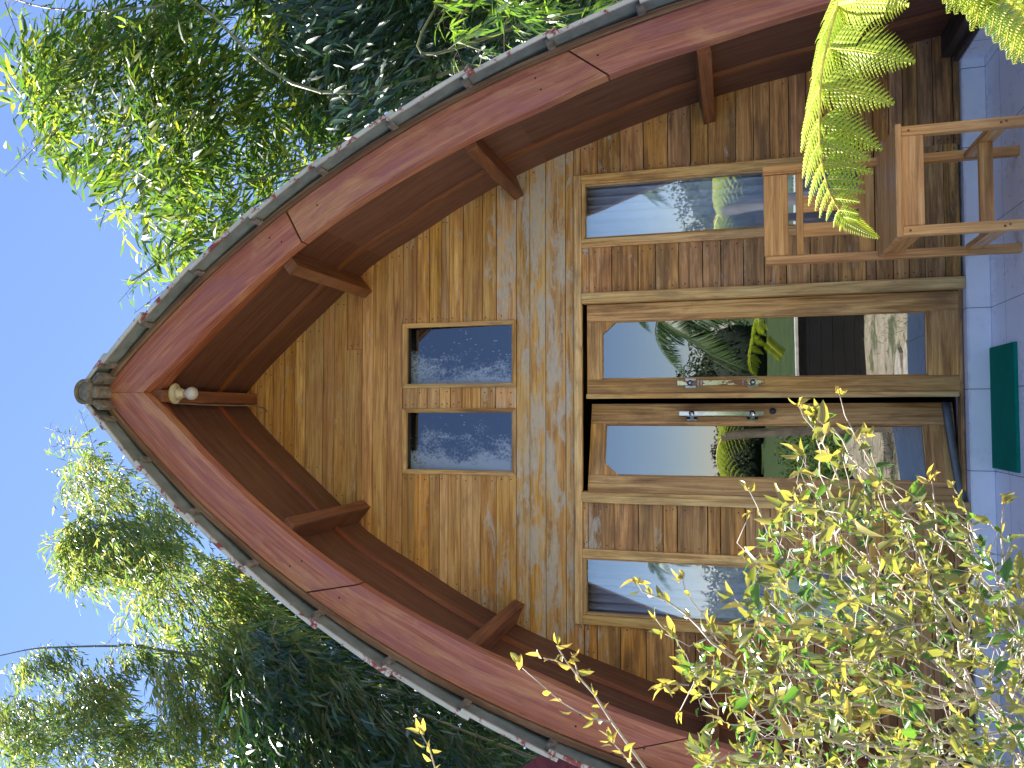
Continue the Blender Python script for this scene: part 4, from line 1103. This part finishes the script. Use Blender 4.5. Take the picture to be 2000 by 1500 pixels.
# the rest of the fern stands outside the picture but shows in the door panes
tr = MB(); tr.tube([(2.1, -3.3, -.6), (2.08, -3.32, .2), (2.0, -3.3, 1.0), (1.95, -3.3, 1.35)], [.07, .06, .055, .05], 10); tr.build('trunk', M['trunk'], root)
for k, (az, le) in enumerate(((-20, .95), (25, .9), (-60, .9), (-100, .85), (70, .8), (-140, .8))):
    F = MB(); dr_ = Vector((math.cos(R(az)), math.sin(R(az))-.0, 0)); c0 = Vector((1.95, -3.3, 1.33)); pts = []
    for i in range(9):
        t = i/8; pts.append(c0+dr_*le*t+Vector((0, 0, .45*t-.75*t*t)))
    F.tube(pts, [.007*(1-.8*i/9) for i in range(9)], 5, 1, seed=.5); sd_ = dr_.cross(Vector((0, 0, 1)))
    for j in range(14):
        t = .12+.86*j/14; i = int(t*8); p = pts[i].lerp(pts[i+1], t*8-i); ln = .26*math.sin(math.pi*min(1, t*.85+.15))+.03
        for sg in (-1, 1):
            q = p+sd_*sg*ln+dr_*ln*.35-Vector((0, 0, ln*.35)); pinna(F, [p, p.lerp(q, .5)+Vector((0, 0, .03*ln)), q], ln*.22, Vector((0, 0, 1)), 20, .28)
    F.build('frond', [M['fern'], M['rachis']], root)
settle(root)

# ------------------------------------------------------------------ what the panes reflect: garden, wall, palms, fields
def palm(loc, h, lean, label, n=15, fl=1.7, group=None, seed=1):
    random.seed(seed); root = thing('palm_tree', label, 'palm', loc, group); base = Vector(loc); top = base+Vector((lean[0], lean[1], h))
    t = MB(); pts = [base.lerp(top, i/8)+Vector((0, 0, 0)) for i in range(9)]; t.tube(pts, [.11-.04*i/8 for i in range(9)], 9); t.build('trunk', M['trunk'], root, 0, True)
    for k in range(n):
        az = 2*math.pi*k/n+random.random()*.5; el = random.uniform(-.2, 1.0); d = Vector((math.cos(az)*math.cos(el), math.sin(az)*math.cos(el), math.sin(el)))
        lv = LV(); L_ = fl*random.uniform(.8, 1.15); P_ = []
        for i in range(11):
            s_ = i/10; P_.append(top+d*L_*s_-Vector((0, 0, 1))*L_*(.55+.3*math.cos(el))*s_*s_)
        st = MB(); st.tube(P_, [.014*(1-.8*i/11) for i in range(11)], 4)
        for i in range(46):
            s_ = .1+.9*i/46; j = min(9, int(s_*10)); q = P_[j].lerp(P_[j+1], s_*10-j); dd = (P_[j+1]-P_[j]).normalized(); sd_ = dd.cross(Vector((0, 0, 1))).normalized()
            for sg in (-1, 1):
                l = L_*.34*math.sin(math.pi*(.15+.8*s_))*random.uniform(.85, 1.1); lv.add(q, dd*.8+sd_*sg*.9-Vector((0, 0, .55))+rv(.08), dd.cross(sd_)*-1, l, l*.055+.012, random.random(), .25)
        fr = lv.build('frond', M['palm'], root, .1); s2 = st.build('stalk', M['culm'], fr)
    settle(root)
    return root
palm((2.9, -11.0, -2.2), 4.6, (-.9, 1.0), 'palm with drooping dark fronds mirrored high in the right hand door pane', 16, 1.7, None, 3)
random.seed(11)
for k, (x, y, h) in enumerate(((-9, -44, 6.5), (7, -46, 8.0), (14, -42, 7.0))):
    palm((x, y, gz(x, y)), h, (.5, .2), ('distant palm at the left end of the mirrored tree line', 'distant palm in the middle of the mirrored tree line', 'distant palm at the right end of the mirrored tree line')[k], 13, 2.6, 'palms in the far tree line', 20+k)
random.seed(12)
M['farleaf'] = leafmat('far wood leaf', (.018, .034, .012), (.035, .055, .018), (.07, .085, .028), .1, (1.5, 1.5, .8), .2, .6)
lv = LV(); core = MB()
for k in range(150):
    az = random.uniform(-1.25, 1.25); dist = random.uniform(40, 58); cx_, cy_ = math.sin(az)*dist, -math.cos(az)*dist
    hh = random.uniform(3.2, 6.4)+1.2*math.sin(az*7); r_ = random.uniform(1.6, 3.2); g0 = gz(cx_, cy_)
    cc = Vector((cx_, cy_, g0)); seg = []
    for zz in (0, .25, .5, .72, .9, 1.0):
        rr = r_*.72*math.sqrt(max(0, 1-(zz-.35)**2/.45)); seg.append([cc+Vector((rr*math.cos(a)*random.uniform(.8, 1.1), rr*math.sin(a)*random.uniform(.8, 1.1), zz*hh*.72+random.uniform(-.15, .15))) for a in [2*math.pi*q/9 for q in range(9)]])
    core.sweep(seg)
    for j in range(650):
        v = rv().normalized()*r_*random.uniform(.8, 1.0); p = Vector((cx_, cy_, g0+hh*.5))+Vector((v.x, v.y, v.z/r_*hh*.42)); p.z = max(g0, p.z)
        lv.add(p, rv(), rv(), random.uniform(.15, .34), random.uniform(.07, .14), random.random(), .2)
o = lv.build('far_wood', M['farleaf'], None, .1); tag(o, kind='stuff')
o = core.build('far_wood_mass', plain('far wood shade', (.014, .022, .01), .95, .5, 2), None, 0, True); tag(o, kind='stuff')
# hedge and near greenery to the left and right of the garden
lv = LV()
for x0, x1, y0, y1, hh, n in ((-9, -3.4, -10, -6.5, 2.6, 14000), (4.2, 9, -12, -8, 2.2, 9000)):
    for k in range(n):
        x, y = random.uniform(x0, x1), random.uniform(y0, y1); z = gz(x, y)+hh*random.random()**.6*(.7+.45*noise.noise(Vector((x*.8, y*.8, 0))))
        lv.add((x, y, z), rv()+Vector((0, 0, -.2)), rv()+Vector((0, 0, .8)), random.uniform(.05, .12), random.uniform(.025, .05), random.random(), .2)
o = lv.build('hedge', M['bamboo'], None, .2); tag(o, 'bushy green hedge mirrored in the panes across the garden', 'hedge')
t = thing('garden_wall', 'low black plank wall with a white coping mirrored in the right door pane', 'wall', (1.6, -6.8, -.55))
b = MB()
for i in range(6): b.box(-2.4, 3.4, -6.84+.004*(i % 2), -6.76, -.56+.145*i+.002, -.56+.145*(i+1)-.002, 'x')
b.build('plank_panel', M['plank'], t); b = MB(); b.box(-2.45, 3.45, -6.88, -6.72, .312, .355, 'x'); b.build('coping', M['coping'], t, .004); settle(t)
b = MB(); b.box(3.1, 3.35, -4.6, -1.6, -.6, .5, 'y'); o = b.build('brick_wall', M['brick'], None, .01); tag(o, 'old red brick wall beside the porch mirrored in the open door leaf', 'wall')
for k in range(6):
    b = MB(); x, y = .55-.04*k+random.uniform(-.03, .03), -2.35-.42*k; pts = []
    for i in range(9):
        a = 2*math.pi*i/9; pts.append((x+(.30+random.uniform(-.04, .04))*math.cos(a), y+(.15+random.uniform(-.02, .02))*math.sin(a)))
    b.sweep([[(p[0], p[1], z) for p in pts] for z in (-.6, -.515)])
    o = b.build('stepping_stone', M['stone'], None, .01)
    tag(o, ['rough stepping stone nearest the porch', 'second stepping stone from the porch', 'third stepping stone from the porch', 'fourth stepping stone from the porch', 'fifth stepping stone from the porch', 'stepping stone farthest from the porch'][k], 'stepping stone', 'stepping stones across the garden')
# grass tufts on the soil, in reflection only a few pixels each
lv = LV()
for k in range(5200):
    x, y = random.uniform(-3, 4.5), random.uniform(-6.6, -2.0)
    if noise.noise(Vector((x*1.4, y*1.4, 5))) < .02: continue
    lv.add((x, y, -.57), rv(.5)+Vector((0, 0, 1)), rv(), random.uniform(.04, .10), .006, random.random(), .4)
o = lv.build('grass', M['bamboo'], None, 0); tag(o, kind='stuff')
